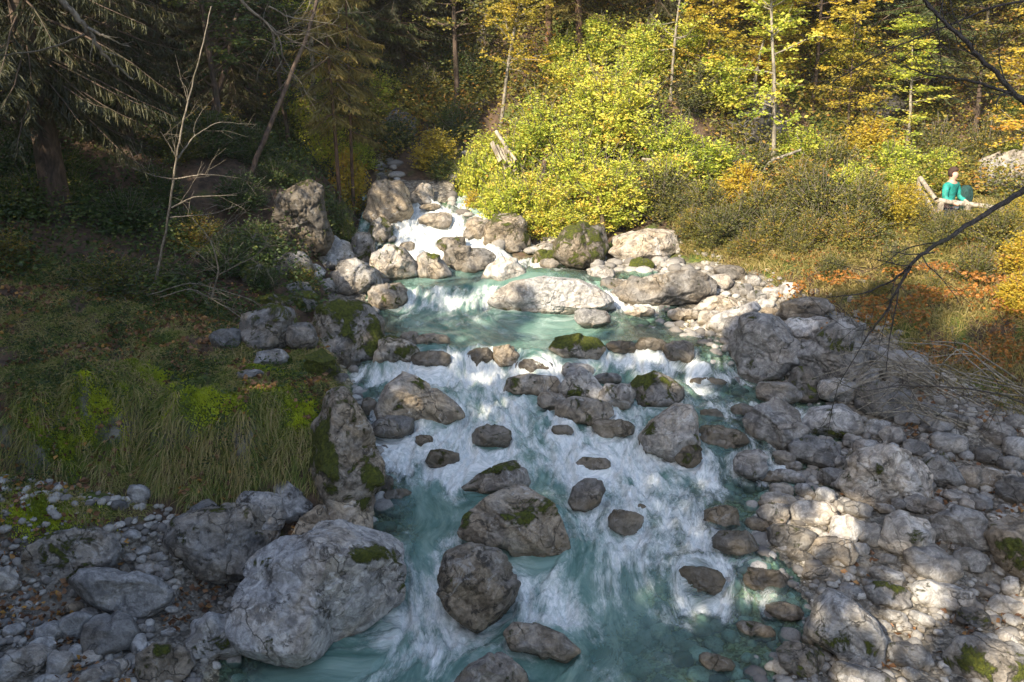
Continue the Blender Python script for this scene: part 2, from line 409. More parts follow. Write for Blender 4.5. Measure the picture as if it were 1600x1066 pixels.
ROCKS = []          # (x, y, radius, top) for the water
_rk = 0
PNAME = {'b': 'boulder', 's': 'rock', 'c': 'cobble', 'o': 'rock_outcrop'}
CNAME = {'b': 'boulder', 's': 'rock', 'c': 'cobble', 'o': 'rock outcrop'}
def stone(kind, label, outline, tone=1.0, warm=0.45, moss=0.12, lichen=0.35, D=0.85, push=0.62, wet=None, group=None,
          paint=(), rough=1.0, base=None, hug=0.0, splash=0.13, facets=11, dist=None):
    global _rk
    _rk += 1
    rs = np.random.RandomState(1000+_rk)
    if len(outline) == 4 and not hasattr(outline[0], '__len__'):
        cx, cy, w, h = outline
        a = np.arange(10)/10*2*np.pi+rs.uniform(0, 1)
        r = 1+rs.uniform(-0.13, 0.10, 10)
        pw = 0.82
        outline = [(cx+w/2*np.sign(np.cos(q))*abs(np.cos(q))**pw*k, cy+h/2*np.sign(np.sin(q))*abs(np.sin(q))**pw*k) for q, k in zip(a, r)]
    P = np.array(outline, float)
    x0, x1, y0, y1 = P[:, 0].min(), P[:, 0].max(), P[:, 1].min(), P[:, 1].max()
    cx, cy = (x0+x1)/2, (y0+y1)/2
    by = base if base is not None else y1
    B = hit(cx, min(by, 1300), surf) if dist is None else on_dist(cx, by, dist)
    inwater = (B[0] > float(XL(B[1]))-0.05) and (B[0] < float(XR(B[1]))+0.05)
    if wet is None: wet = inwater
    if wet == 'all': tone *= 1.7; rough = 1.8
    if (x1-x0) < 62 and not inwater:
        P = np.stack([cx+(P[:, 0]-cx)*.93, cy+(P[:, 1]-cy)*.93], 1); outline = [tuple(q) for q in P]
    if B[0] < float(XL(B[1])) and B[1] > 13: moss += .07; tone *= 1.12
    rad_px = 0.5*math.sqrt((x1-x0)*(y1-y0))
    dep0 = depth_of(B)
    Dm = D*rad_px*dep0/FPX
    C = on_dist(cx, cy, B[1]+push*Dm)
    dep = depth_of(C); s = dep/FPX
    # frame
    fwd = Vector(C)-Vector((0, 0, CAMZ)); fwd.normalize()
    right = fwd.cross(Vector((0, 0, 1))).normalized(); up = right.cross(fwd).normalized()
    A = np.array([right[:], up[:], (-fwd)[:]])           # rows
    wpx = (x1-x0)*0.64
    nsub = 6 if wpx > 58 else 5 if wpx > 24 else 4 if wpx > 12 else 3
    if wpx > 110: nsub = 7
    V, F = ico(nsub)
    # slight boxiness
    p = 2.5 if wpx > 40 else 2.15
    V = V/((np.abs(V)**p).sum(1)**(1/p))[:, None]
    # facets
    N = rs.normal(size=(facets, 3)); N /= np.linalg.norm(N, axis=1)[:, None]
    O = rs.uniform(0.58, 0.90, facets)
    def poly(v):
        vn = v/np.linalg.norm(v, axis=1)[:, None]
        d = vn@N.T
        q = np.where(d > 0.05, O/np.maximum(d, 0.05), 9.0)
        m = np.minimum(q.min(1), 1.18)
        return m
    f3 = poly(V)
    flat = V.copy(); flat[:, 2] = 0; flat += 1e-9
    f2 = poly(np.where(np.abs(flat).sum(1)[:, None] < 1e-3, np.array([[1.0, 0, 0]]), flat))
    th = np.arctan2(V[:, 1], V[:, 0]); rr = np.hypot(V[:, 0], V[:, 1])
    sil = np.clip(rr, 0, 1)**3
    k = f3*(1-sil)+(f3/f2)*sil
    k = np.clip(k, 0.6, 1.15)
    R = poly_radius(P, cx, cy, th)*((np.abs(np.cos(th))**p+np.abs(np.sin(th))**p)**(1/p))
    low = V[:, 1] < 0
    R = R*np.where(low, 1+(0.06 if by > 820 else 0.12 if by > 600 else .2)*np.clip(-V[:, 1], 0, 1), 1.0)     # runs on below ground / water
    Rm = rad_px
    L = np.stack([V[:, 0]*R, V[:, 1]*R, V[:, 2]*Rm*D], 1)*s*k[:, None]
    W = L@A
    size = Rm*s
    sc = 1.0/size
    off = rs.uniform(-50, 50, 3)
    nd = V@A
    nd /= np.linalg.norm(nd, axis=1)[:, None]
    d1 = fbm(W*sc*0.9+off, 3, 0.5)*0.038
    rid = 1-np.abs(fbm(W*sc*1.7+off+9, 4, 0.55))*1.6
    d2 = -np.clip(rid-0.72, 0, 1)*0.20
    d3 = fbm(W*sc*5.5+off, 4, 0.6)*0.020
    tl = rs.normal(size=3); tl[2] += 1.6; tl /= np.linalg.norm(tl)
    lay = W@tl*sc*5.5+fbm(W*sc*1.3+off, 2)*1.3
    d4 = -np.clip(np.abs(np.sin(lay))**0.5*-1+0.55, 0, 1)*0.05
    # stone-by-stone mix keeps the silhouette calm
    calm = 1-0.45*sil
    W = W+nd*((d1+d2+d3+d4)*size*rough*calm)[:, None]
    W = W+C[None, :]
    if wet == 'all': W[:, 2] -= 0.04*(y1-y0)*s
    zg = zwater(W[:, 0], W[:, 1]) if (wet or inwater) else np.full(len(W), -99.0)
    hgt = W[:, 2]-zg
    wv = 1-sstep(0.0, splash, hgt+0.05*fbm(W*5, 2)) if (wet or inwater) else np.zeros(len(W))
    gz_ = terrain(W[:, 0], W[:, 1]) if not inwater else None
    if gz_ is not None: wv = np.maximum(wv, .62*(1-sstep(-.02, .10+.10*size, W[:, 2]-gz_+.04*fbm(W*6, 2))))  # dark foot band: contact shade painted into the wet mask
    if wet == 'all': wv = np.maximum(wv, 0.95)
    mp = np.zeros(len(W))
    if paint:
        sx = cx+L[:, 0]/s; sy = cy-L[:, 1]/s
        for (mx, my, ma, mb) in paint:
            mp += 0.56*np.exp(-(((sx-mx)/(1.35*ma))**2+((sy-my)/(1.35*mb))**2)**1.5)*(V[:, 2] > -0.3)
    base_loc = Vector((float(C[0]), float(C[1]), float(C[2])))
    tone *= .9 if tone < 1.15 else .82
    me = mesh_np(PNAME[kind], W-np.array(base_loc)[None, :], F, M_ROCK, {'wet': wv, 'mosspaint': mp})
    o = link(PNAME[kind], me); o.location = base_loc
    tag(o, label, CNAME[kind], group)
    o['tone'] = float(tone); o['warm'] = float(warm); o['moss'] = float(moss); o['lichen'] = float(lichen)
    ROCKS.append((C[0], C[1], (x1-x0)/2*s, (2 if wet == 'all' else 1) if inwater else 0, (y1-y0)*s))
    return o

S = stone
# ---- foreground left
S('b', 'huge pale grey boulder with flat tilted top overhanging the stream at the lower left', [(372, 935), (380, 900), (412, 862), (450, 843), (500, 826), (540, 826), (570, 843), (605, 856), (625, 872), (638, 905), (632, 930), (612, 952), (565, 975), (500, 1002), (465, 1014), (440, 1006), (395, 988), (376, 968)], tone=1.45, warm=0.1, moss=-0.02, lichen=0.55, D=0.8, base=1000, push=0.35, paint=[(422, 868, 16, 10), (575, 876, 34, 11), (600, 885, 30, 12), (627, 915, 12, 26), (415, 990, 30, 16)], rough=0.8, splash=0.05, facets=8)
S('s', 'long pale grey slab lying beside the small side pool at the left', [(120, 888), (133, 880), (170, 886), (215, 902), (240, 915), (258, 940), (250, 957), (215, 966), (180, 960), (140, 930)], tone=1.05, warm=0.05, lichen=0.3, moss=0.0)
S('o', 'low brownish outcrop under the moss at the far left', [(36, 880), (50, 840), (100, 826), (150, 830), (180, 850), (189, 880), (170, 898), (100, 905), (60, 903)], tone=0.8, warm=0.4, moss=0.25, lichen=0.5)
S('o', 'slanting creviced outcrop between the grassy ledge and the huge pale boulder', [(268, 832), (285, 800), (340, 790), (400, 800), (430, 850), (395, 890), (372, 906), (335, 906), (300, 880)], tone=0.85, warm=0.35, moss=0.12, lichen=0.6, D=0.7)
S('o', 'dark grey rock face under the hanging grass', (316, 812, 58, 60), tone=0.7, warm=0.15, lichen=0.5, moss=0.15)
S('o', 'mottled rock knob under the ledge left of the blue grey wedge', (400, 806, 92, 72), tone=0.9, warm=0.3, moss=0.15, lichen=0.6)
S('s', 'blue grey wedge of rock below the ledge rim', [(432, 800), (430, 758), (446, 746), (466, 764), (490, 792), (484, 812), (445, 815)], tone=0.85, warm=0.0, moss=0.05, lichen=0.7)
S('o', 'warm tan ledge rock just behind the huge pale boulder', [(455, 835), (468, 812), (500, 791), (536, 795), (553, 815), (545, 842), (500, 852), (465, 850)], tone=1.15, warm=0.75, moss=0.1, lichen=0.2)
S('o', 'tall brown cliff face at the stream end of the grassy ledge', [(487, 720), (495, 660), (515, 618), (545, 612), (565, 645), (586, 690), (592, 730), (580, 765), (540, 790), (500, 780)], tone=0.75, warm=0.8, moss=0.25, lichen=0.6, D=0.8, base=810, paint=[(500, 690, 14, 30), (582, 745, 12, 22), (515, 730, 10, 30)])
S('o', 'cracked cream foot of the cliff dipping into the stream', [(505, 800), (520, 755), (555, 745), (580, 760), (583, 800), (575, 840), (555, 852), (525, 845)], tone=1.0, warm=0.8, moss=0.1, lichen=0.3, D=0.7, paint=[(570, 790, 8, 12)])
S('s', 'small dark mossy rock in the water against the cliff foot', (597, 758, 40, 30), tone=0.5, moss=0.35, warm=0.4)
S('s', 'flat wet reddish stone just off the cliff foot', (622, 772, 40, 18), tone=0.6, warm=0.8, wet='all')
S('b', 'cream rounded boulder with a mossy left corner at the bottom left', [(215, 1040), (222, 1015), (245, 1005), (275, 1010), (298, 1030), (302, 1050), (270, 1066), (230, 1064)], tone=1.1, warm=0.6, moss=0.05, paint=[(222, 1035, 9, 16), (252, 1017, 12, 8)])
S('b', 'grey topped stone with a thick dark moss skirt left of the huge pale boulder', [(297, 995), (308, 966), (330, 957), (352, 962), (374, 975), (384, 1005), (368, 1024), (332, 1030), (306, 1018)], tone=1.0, warm=0.1, moss=0.0, paint=[(345, 1008, 40, 18)])
_c = [((35, 1036, 78, 46), 'largest round grey cobble of the heap in the lower left corner', 1.0, .05), ((93, 1036, 42, 40), 'egg shaped grey cobble right of the biggest corner cobble', 1.0, 0.05),
      ((66, 1010, 40, 30), 'small pale cobble lying on top of the corner heap', 1.1, 0.1), ((77, 988, 46, 38), 'blocky grey cobble at the top of the corner heap', .9, .05),
      ((118, 976, 60, 46), 'broad grey stone touching the foot of the long pale slab', .95, .05), ((136, 960, 32, 22), 'whitish rounded stone under the long pale slab', 1.3, .2),
      ((115, 949, 32, 18), 'flat brown stone among leaves below the slab', .8, .9), ((167, 992, 80, 66), 'dark pitted round boulder in the middle of the left cobble heap', .8, .1),
      ((204, 970, 22, 19), 'small white stone right of the dark pitted boulder', 1.4, .1), ((218, 1008, 27, 40), 'upright pale egg stone left of the cream boulder', 1.3, .1),
      ((118, 1020, 22, 28), 'narrow tilted cobble left of the dark pitted boulder', 1.1, .1), ((143, 1026, 36, 28), 'rounded cobble under the dark pitted boulder', 1.0, .15),
      ((156, 1056, 64, 34), 'dull grey stone cut by the bottom edge of the photo', .8, .1), ((74, 1062, 50, 24), 'half buried cobble between the two bottom corner stones', .9, .05),
      ((225, 861, 26, 18), 'oval white pebble high in the stony gully under the ledge', 1.2, .2), ((261, 895, 24, 22), 'round white stone beside the still side pool', 1.4, .1),
      ((233, 888, 24, 22), 'beige round stone above the side pool', 1.0, .4), ((204, 838, 34, 22), 'blue grey stone at the top of the gully', .85, .0),
      ((216, 772, 36, 32), 'grey pointed rock tucked in the dark hollow of the ledge', .9, .0), ((288, 1022, 36, 26), 'dark blue grey cobble between the cream boulder and the moss skirted stone', .7, .0),
      ((8, 905, 40, 44), 'cream rock at the left edge above the leaves', 1.1, .5), ((88, 905, 30, 20), 'speckled white stone under the low outcrop', 1.2, .1), ((20, 985, 36, 22), 'small grey stone in brown leaves at the left edge', .9, .1),
      ((262, 990, 26, 15), 'small speckled stone on the leafy gravel', 1.0, .1), ((190, 1040, 30, 22), 'small grey stone left of the cream boulder', .8, .2), ((120, 925, 22, 16), 'little grey stone at the left tip of the slab', 1.0, 0.1),
      ((250, 870, 22, 16), 'grey chip of stone in the gully above the round white stone', .9, .1), ((275, 862, 24, 18), 'grey stone at the right wall of the gully', .9, .1), ((205, 872, 22, 17), 'dull stone on the left side of the gully', .7, .3), ((185, 790, 26, 18), 'dark stone in the hollow left of the grey pointed rock', .6, .2)]
for oc, lab, tn, wm in _c: S('c' if oc[2] < 50 else 's', lab, oc, tone=tn, warm=wm, moss=-0.1, lichen=0.25, rough=0.7, facets=8)

# ---- stones standing in the stream
S('b', 'large brown boulder with a low right shoulder in the upper left of the rapids', [(590, 626), (606, 600), (632, 584), (650, 591), (680, 610), (706, 632), (718, 652), (700, 663), (655, 664), (620, 657), (600, 652)], tone=0.95, warm=0.75, moss=0.02, paint=[(655, 598, 14, 8), (620, 632, 10, 10), (712, 650, 6, 9)])
S('s', 'small reddish stone leaning on the large brown boulder', (629, 650, 24, 26), tone=.7, warm=1.0)
S('s', 'low rounded grey rock half under water below the large brown boulder', (613, 667, 64, 34), tone=.75, warm=.35, splash=.2)
S('b', 'wedge shaped brown rock pointing upstream above the biggest midstream boulder', [(720, 765), (745, 742), (775, 728), (802, 721), (814, 728), (822, 752), (812, 767), (770, 772)], tone=.95, warm=.6, moss=.12, paint=[(780, 732, 26, 6)])
S('b', 'biggest midstream boulder, brown with a pale sloping top and green streaks', [(718, 835), (727, 806), (758, 780), (788, 763), (830, 764), (852, 780), (868, 790), (880, 815), (892, 856), (872, 864), (838, 869), (790, 855), (740, 845)], tone=1.2, warm=.75, moss=.03, lichen=.5, paint=[(845, 795, 40, 12), (810, 812, 22, 8), (730, 805, 8, 12)], splash=.22)
S('b', 'round layered brown boulder with water spilling on both sides', [(682, 905), (700, 870), (735, 857), (775, 866), (800, 888), (809, 915), (796, 942), (770, 968), (745, 984), (722, 968), (695, 946)], tone=1.05, warm=.8, moss=.06, lichen=.7, splash=.3, rough=1.3)
S('s', 'long low brown rock awash below the round layered boulder', [(787, 992), (803, 975), (840, 977), (880, 991), (907, 1015), (880, 1030), (800, 1016)], tone=.72, warm=.6, splash=.2)
S('b', 'domed brown boulder cut by the bottom edge of the photo', [(703, 1075), (728, 1042), (763, 1022), (796, 1027), (822, 1053), (832, 1090), (770, 1100), (712, 1094)], tone=.7, warm=.6, splash=.2, base=1085)
S('s', 'squarish dark brown rock with foam sliding off its left side', [(888, 786), (895, 762), (914, 750), (940, 750), (946, 765), (936, 787), (915, 799), (898, 797)], tone=.62, warm=.6, splash=.25)
S('s', 'jagged dark rock in the foam below the squarish brown one', (977, 815, 54, 40), tone=.5, warm=.5, wet='all')
S('s', 'small brown stone peeping out right above the jagged dark rock', (998, 793, 26, 14), tone=.5, warm=.8, wet='all')
S('s', 'wet dark mossy dome alone in the right foreground current', (1094, 908, 74, 42), tone=.5, warm=.6, moss=.2, wet='all')
S('s', 'brown rock tip washed by foam left of centre', (690, 714, 50, 28), tone=.5, warm=.7, wet='all')
S('s', 'dark rock under a veil of water in the upper rapids', (769, 682, 62, 36), tone=.45, warm=.6, wet='all')
S('s', 'flat dark rock splitting the foam above the squarish brown rock', (928, 724, 52, 22), tone=.45, warm=.6, wet='all')
S('s', 'small submerged stone beside the foam washed rock tip', (663, 688, 28, 20), tone=.45, warm=.6, wet='all')
S('b', 'tall pointed pale boulder with cracked face right of the rapids', [(1002, 684), (1018, 660), (1050, 633), (1078, 631), (1087, 650), (1093, 690), (1080, 706), (1050, 714), (1012, 708)], tone=1.05, warm=.45, moss=.02, lichen=.5, paint=[(1015, 672, 10, 12), (1088, 690, 5, 16)])
S('s', 'brown mossy stone at the right foot of the tall pointed boulder', (1074, 711, 42, 34), tone=.7, warm=.7, moss=.2)
S('s', 'low brown slab left in the midstream rock cluster, moss on its left end', [(792, 610), (797, 592), (830, 584), (870, 588), (880, 605), (860, 618), (800, 618)], tone=.85, warm=.6, paint=[(800, 598, 10, 10)])
S('s', 'small reddish brown rock under the low brown slab', (863, 627, 50, 28), tone=.75, warm=.85)
S('b', 'pale domed rock crowning the midstream cluster', [(876, 605), (886, 585), (905, 575), (928, 588), (944, 606), (935, 622), (905, 628), (882, 620)], tone=1.1, warm=.2, paint=[(898, 616, 16, 8)])
S('s', 'grey cap stone just behind the pale domed rock', (903, 579, 46, 24), tone=1.0, warm=.2)
S('b', 'broad flat brown rock at the front of the midstream cluster', (912, 643, 90, 40), tone=.9, warm=.65)
S('b', 'dark mossy lump at the right end of the midstream cluster', [(985, 605), (1000, 588), (1020, 580), (1045, 590), (1064, 605), (1062, 622), (1040, 632), (1000, 632)], tone=.75, warm=.4, moss=.3, paint=[(1008, 594, 20, 10)])
S('s', 'pale stone between the domed rock and the dark mossy lump', (963, 620, 56, 42), tone=1.0, warm=.35, moss=.15)
S('s', 'flat white flecked stone at the water line above the pale stone', (950, 592, 44, 18), tone=1.0, warm=.35)
S('s', 'wet speckled rock lying low between foam streaks', (956, 668, 64, 28), tone=.65, warm=.5, wet='all')
S('s', 'little wet rock left of the wet speckled one', (878, 672, 36, 18), tone=.5, warm=.6, wet='all')
S('b', 'humped rock covered in dark green moss above the step', [(858, 546), (868, 528), (900, 521), (932, 529), (947, 545), (932, 560), (885, 558)], tone=.9, warm=.6, moss=.22, paint=[(890, 532, 34, 10), (930, 540, 14, 6)])
S('s', 'orange brown rock with a dry right half on the lip of the fall', (789, 555, 38, 34), tone=.75, warm=1.0)
S('s', 'dark rock with thin white threads of water falling over it', (752, 557, 44, 32), tone=.35, warm=.6, wet='all')
S('s', 'wet brown rock left of the falling threads', (672, 560, 64, 26), tone=.45, warm=.6, wet='all')
S('s', 'dark wet rock under foam right of the step', (836, 572, 64, 22), tone=.5, warm=.5, wet='all')
S('s', 'low dark stone on the step line right of the mossy hump', (972, 542, 48, 20), tone=.55, warm=.5)
S('s', 'wide wet stone on the step line', (1018, 538, 48, 22), tone=.5, warm=.5, wet='all')
S('s', 'cracked round stone at the right end of the step line', (1061, 548, 50, 32), tone=.85, warm=.55, lichen=.5)
S('s', 'flat wet brown slab right of the cluster', (1108, 597, 52, 14), tone=.5, warm=.8, wet='all')
S('s', 'small dark wet rock beside the right shallows', (1113, 648, 38, 20), tone=.45, warm=.6, wet='all', moss=.2)
S('s', 'submerged brown ledge in the right shallows', (1130, 682, 80, 34), tone=.55, warm=.8, wet='all')
S('s', 'small wet stone between the ledge and the big pale boulder', (1160, 640, 34, 22), tone=.55, warm=.5, wet='all')
S('s', 'dark stone washed white at the lower right rapids', (1130, 808, 56, 40), tone=.5, warm=.95, wet='all')
S('s', 'wet square grey brown rock at the edge of the right rapids', (1146, 847, 66, 42), tone=.55, warm=.5, wet='all')
S('s', 'dark chocolate rock in the shallows below the wet square rock', (1196, 907, 66, 40), tone=.4, warm=.4, wet='all')
S('s', 'sunken brown stone near the bottom right shallows', (1180, 985, 60, 26), tone=.5, warm=.7, wet='all')
S('s', 'brown stone under thin water at the bottom centre right', (1120, 1035, 60, 26), tone=.45, warm=.7, wet='all')
S('s', 'round mossy stone at the waterline left of the moss skirted block', (1252, 1030, 70, 52), tone=.6, warm=.5, moss=.25)
S('s', 'submerged stone behind the round mossy one', (1225, 955, 60, 30), tone=.55, warm=.7, wet='all')

# ---- around the upper pools
S('b', 'long whale backed pale boulder between the two pools', [(760, 475), (774, 456), (800, 440), (850, 432), (905, 435), (936, 449), (959, 465), (956, 481), (920, 488), (860, 489), (798, 487)], tone=1.5, warm=.15, moss=-.02, lichen=.4, D=.6, facets=8, paint=[(790, 484, 30, 5)])
S('s', 'small domed grey rock under the right end of the whale backed boulder', (925, 496, 58, 28), tone=1.0, warm=.2)
S('b', 'bright white angular rock between the pool and the far rapids', [(755, 436), (762, 415), (780, 402), (806, 405), (822, 425), (816, 439), (780, 441)], tone=1.5, warm=.3, moss=-.1, facets=8)
S('b', 'flat topped lichen boulder with dark hollow under it at the pool head', [(690, 406), (698, 392), (720, 385), (755, 389), (774, 402), (767, 416), (742, 427), (714, 423)], tone=1.0, warm=.4, moss=.12, lichen=.6, base=424)
S('s', 'mossy hump behind the flat topped lichen boulder', (706, 383, 48, 28), tone=.8, warm=.6, moss=.25)
S('b', 'smooth rounded rock with dark left side at the pool head', [(651, 426), (652, 402), (664, 393), (686, 400), (704, 427), (682, 434), (658, 433)], tone=.85, warm=.5, moss=.1, paint=[(680, 400, 12, 6)])
S('b', 'lichen covered rounded boulder at the left of the pool head', [(578, 422), (584, 396), (604, 383), (630, 388), (651, 412), (652, 431), (625, 438), (596, 436)], tone=1.05, warm=.5, moss=.15, lichen=.6)
S('b', 'long angular rock bank above the right side riffle', [(962, 458), (974, 441), (1038, 428), (1080, 419), (1117, 435), (1112, 456), (1062, 473), (1000, 479), (972, 473)], tone=1.15, warm=.55, moss=.06, lichen=.55, D=.7)
S('s', 'small white topped rock behind the right end of the whale backed boulder', (939, 428, 46, 26), tone=1.3, warm=.3)
S('s', 'dark little rock beside the white topped one', (955, 443, 34, 20), tone=.6, warm=.4)
S('s', 'tiny pale stone in the sunny riffle', (1000, 486, 44, 16), tone=1.2, warm=.5)
S('s', 'low tan stone in the riffle right of the whale backed boulder', (1068, 491, 54, 18), tone=1.1, warm=.7)
S('b', 'big mottled lichen boulder on the left bank by the middle pool', [(487, 502), (505, 480), (545, 468), (577, 480), (597, 506), (592, 545), (575, 561), (540, 562), (503, 548)], tone=1.0, warm=.5, moss=.16, lichen=.65, paint=[(530, 480, 34, 9), (585, 535, 12, 24), (540, 505, 10, 20)])
S('b', 'rounded cream and green boulder at the water right of the mottled one', [(590, 562), (592, 531), (610, 521), (640, 534), (657, 550), (640, 565), (610, 567)], tone=1.0, warm=.6, moss=.12, paint=[(635, 552, 18, 12), (612, 526, 12, 5)])
S('s', 'orange brown flat stone beside the cream and green boulder', (668, 532, 76, 20), tone=.85, warm=.95, moss=.15)
S('s', 'small brown knob left of the flat orange brown stone', (640, 532, 30, 28), tone=.8, warm=.8)
S('b', 'mossy rock with a trickle at its left on the second pool', (606, 461, 62, 38), tone=.9, warm=.6, moss=.22, lichen=.5)
S('b', 'large lichened boulder stacked above the trickle', [(520, 430), (534, 410), (560, 404), (590, 424), (594, 452), (560, 457), (528, 452)], tone=1.05, warm=.4, moss=.15, lichen=.5)
S('s', 'tall narrow mossy rock above the lichened boulder', (566, 388, 44, 50), tone=.9, warm=.6, moss=.2, lichen=.5)
S('b', 'broad smooth grey boulder high on the left bank', [(474, 400), (490, 378), (520, 370), (545, 380), (552, 400), (535, 415), (495, 416)], tone=.95, warm=.25, moss=.05)
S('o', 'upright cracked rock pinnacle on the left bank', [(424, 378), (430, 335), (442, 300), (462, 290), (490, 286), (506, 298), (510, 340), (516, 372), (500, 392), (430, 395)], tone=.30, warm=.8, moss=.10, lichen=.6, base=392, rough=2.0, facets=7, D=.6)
S('s', 'mossy shelf stone at the right foot of the pinnacle', (528, 352, 60, 40), tone=.7, warm=.4, moss=.45)
S('o', 'grey broken rock left of the pinnacle foot', (404, 385, 60, 40), tone=.7, warm=.3, moss=.2, rough=1.5)
S('o', 'weathered rock wall with hanging roots on the left bank', [(376, 520), (385, 490), (420, 477), (456, 488), (462, 530), (432, 545), (392, 545)], tone=.55, warm=.3, moss=.25, lichen=.4)
S('s', 'cracked grey rock left of the weathered rock wall', (352, 528, 54, 36), tone=.6, warm=.2, moss=.15)
S('s', 'dull stone wedged between the rock wall and the mottled boulder', (470, 525, 52, 46), tone=.6, warm=.3, moss=.1)
S('s', 'flat mossy stone on top of the weathered rock wall', (418, 472, 74, 26), tone=.6, warm=.3, moss=.35)
S('s', 'broken grey stone at the foot of the weathered rock wall', (425, 558, 60, 26), tone=.75, warm=.2)
S('s', 'shaded rock under the pinnacle towards the stream', (455, 418, 66, 46), tone=.6, warm=.3, moss=.15)
S('s', 'mossy stone below the broken rock left of the pinnacle', (400, 428, 56, 34), tone=.5, warm=.3, moss=.35)
S('s', 'pale rubble stone under the broad smooth boulder', (486, 424, 46, 26), tone=1.1, warm=.05)
S('s', 'grey rubble stone left of the lichened boulder', (512, 446, 40, 24), tone=1.0, warm=.1)
S('s', 'small grey rock above the mottled boulder', (466, 452, 44, 24), tone=.8, warm=.1, moss=.2)
S('s', 'mossy shoulder stone left of the mottled boulder', (474, 470, 54, 34), tone=.7, warm=.3, moss=.4)
S('s', 'dark mossy mound of rock near the left water edge', [(470, 575), (480, 552), (505, 545), (525, 560), (529, 582), (505, 590), (478, 588)], tone=.6, warm=.4, moss=.6)
S('s', 'pale broken stone on the end of the ledge', (392, 585, 44, 18), tone=1.1, warm=.1)
S('s', 'grey flat stone at the ledge corner', (520, 590, 46, 16), tone=.9, warm=.2)
S('s', 'rounded dull stone at the left water edge', (545, 568, 38, 16), tone=.8, warm=.4)
S('s', 'washed stone at the foot of the ledge corner', (577, 636, 26, 30), tone=.6, warm=.4, wet='all')

# ---- far rapids
S('b', 'tall sunlit orange boulder above the far rapids', [(574, 335), (576, 302), (588, 285), (608, 282), (627, 287), (640, 305), (644, 330), (630, 346), (600, 348)], tone=1.14, warm=1.4, moss=.0, lichen=.35)
S('b', 'lower brown shoulder rock left of the tall orange boulder', [(556, 345), (558, 312), (572, 304), (596, 316), (604, 340), (590, 350)], tone=.9, warm=1.0)
S('b', 'split angular rock right of the tall orange boulder', [(638, 318), (643, 302), (660, 287), (672, 290), (678, 308), (670, 320)], tone=.95, warm=.5)
S('s', 'mossy dark rock below the tall orange boulder', [(574, 372), (580, 345), (596, 337), (612, 350), (615, 375), (598, 380)], tone=.7, warm=.5, moss=.3)
S('s', 'brown rock awash in the sunlit far rapids', (681, 345, 54, 24), tone=.8, warm=.8, splash=.05)
S('s', 'small rock awash below the brown one in the far rapids', (636, 384, 26, 14), tone=.9, warm=.6, splash=.05)
S('s', 'low wet rock at the top of the far rapids', (672, 323, 34, 10), tone=.8, warm=.8)
S('s', 'pointed grey rock behind the top of the far rapids', (688, 310, 30, 26), tone=.9, warm=.3, dist=21.2)
S('s', 'brown rock right of the pointed grey one', (706, 318, 34, 22), tone=.7, warm=.6, dist=21.0)
S('s', 'layered grey slab at the right top of the far rapids', (728, 326, 30, 18), tone=1.0, warm=.4, dist=20.7)
S('s', 'dark rock deep in the gorge mouth', (640, 270, 40, 30), tone=.6, warm=.4, dist=23.5)
S('s', 'pale rock against the gorge wall', (700, 288, 44, 34), tone=.75, warm=.4, dist=22.5)
S('s', 'grey rock high in the gorge', (662, 262, 36, 28), tone=.6, warm=.2, dist=25)
S('b', 'mossy block at the right edge of the far rapids', [(726, 368), (730, 348), (742, 340), (762, 345), (764, 370), (748, 376)], tone=.9, warm=.8, moss=.15)
S('b', 'square green mossy block under the yellow bushes', [(756, 384), (758, 350), (775, 337), (812, 336), (824, 350), (822, 385), (790, 392)], tone=.85, warm=.9, moss=.3, facets=7)
S('b', 'pyramid shaped rock with yellow green moss under the bushes', [(866, 400), (868, 378), (882, 358), (905, 349), (940, 355), (947, 390), (932, 420), (890, 414)], tone=.9, warm=.9, moss=.38, facets=7)
S('b', 'large rounded tan rock half hidden by the yellow bushes', [(956, 395), (962, 372), (1008, 358), (1048, 362), (1056, 385), (1040, 404), (985, 408)], tone=.95, warm=.7, moss=.05)
S('s', 'white stone lying under the mossy pyramid rock', (860, 376, 34, 16), tone=1.3, warm=.5)
S('s', 'second pale stone stacked under the white one', (852, 388, 34, 18), tone=1.2, warm=.6)
S('s', 'bright mossy lump at the foot of the leaning trunk', (852, 402, 42, 24), tone=.9, warm=.8, moss=.5)
S('s', 'brown stone in front of the bright mossy lump', (858, 412, 30, 16), tone=.9, warm=.8)
S('s', 'shaded boulder behind the leaning trunk', (880, 345, 60, 40), tone=.8, warm=.6, moss=.1, dist=20.3)
S('s', 'green tufted stone at the foot of the yellow bushes', (1002, 412, 44, 20), tone=.7, warm=.5, moss=.5)

# ---- right bank
S('b', 'big round blue grey boulder on the right bank', [(1145, 525), (1155, 505), (1175, 489), (1202, 490), (1226, 510), (1243, 530), (1241, 560), (1217, 584), (1190, 589), (1160, 577), (1148, 550)], tone=1.35, warm=.0, moss=-.02, lichen=.5, paint=[(1165, 575, 16, 10), (1175, 497, 12, 5)])
S('b', 'big peaked blue grey boulder right of the round one', [(1231, 572), (1244, 545), (1270, 530), (1290, 505), (1312, 491), (1336, 504), (1351, 535), (1350, 562), (1335, 592), (1290, 602), (1250, 592)], tone=1.3, warm=.05, moss=.03, lichen=.55, paint=[(1300, 535, 26, 16)])
S('b', 'pale grey rock leaning behind the round blue grey boulder', [(1130, 520), (1133, 500), (1150, 492), (1165, 500), (1160, 530), (1140, 535)], tone=1.1, warm=.1)
S('b', 'long white sloping slab above the round blue grey boulder', [(1107, 516), (1119, 495), (1150, 480), (1178, 467), (1189, 480), (1172, 492), (1140, 512), (1124, 523)], tone=1.35, warm=.35, facets=7)
S('s', 'tan topped rock left of the white sloping slab', [(1084, 487), (1098, 470), (1130, 459), (1156, 469), (1160, 482), (1122, 492)], tone=1.2, warm=.6, facets=7)
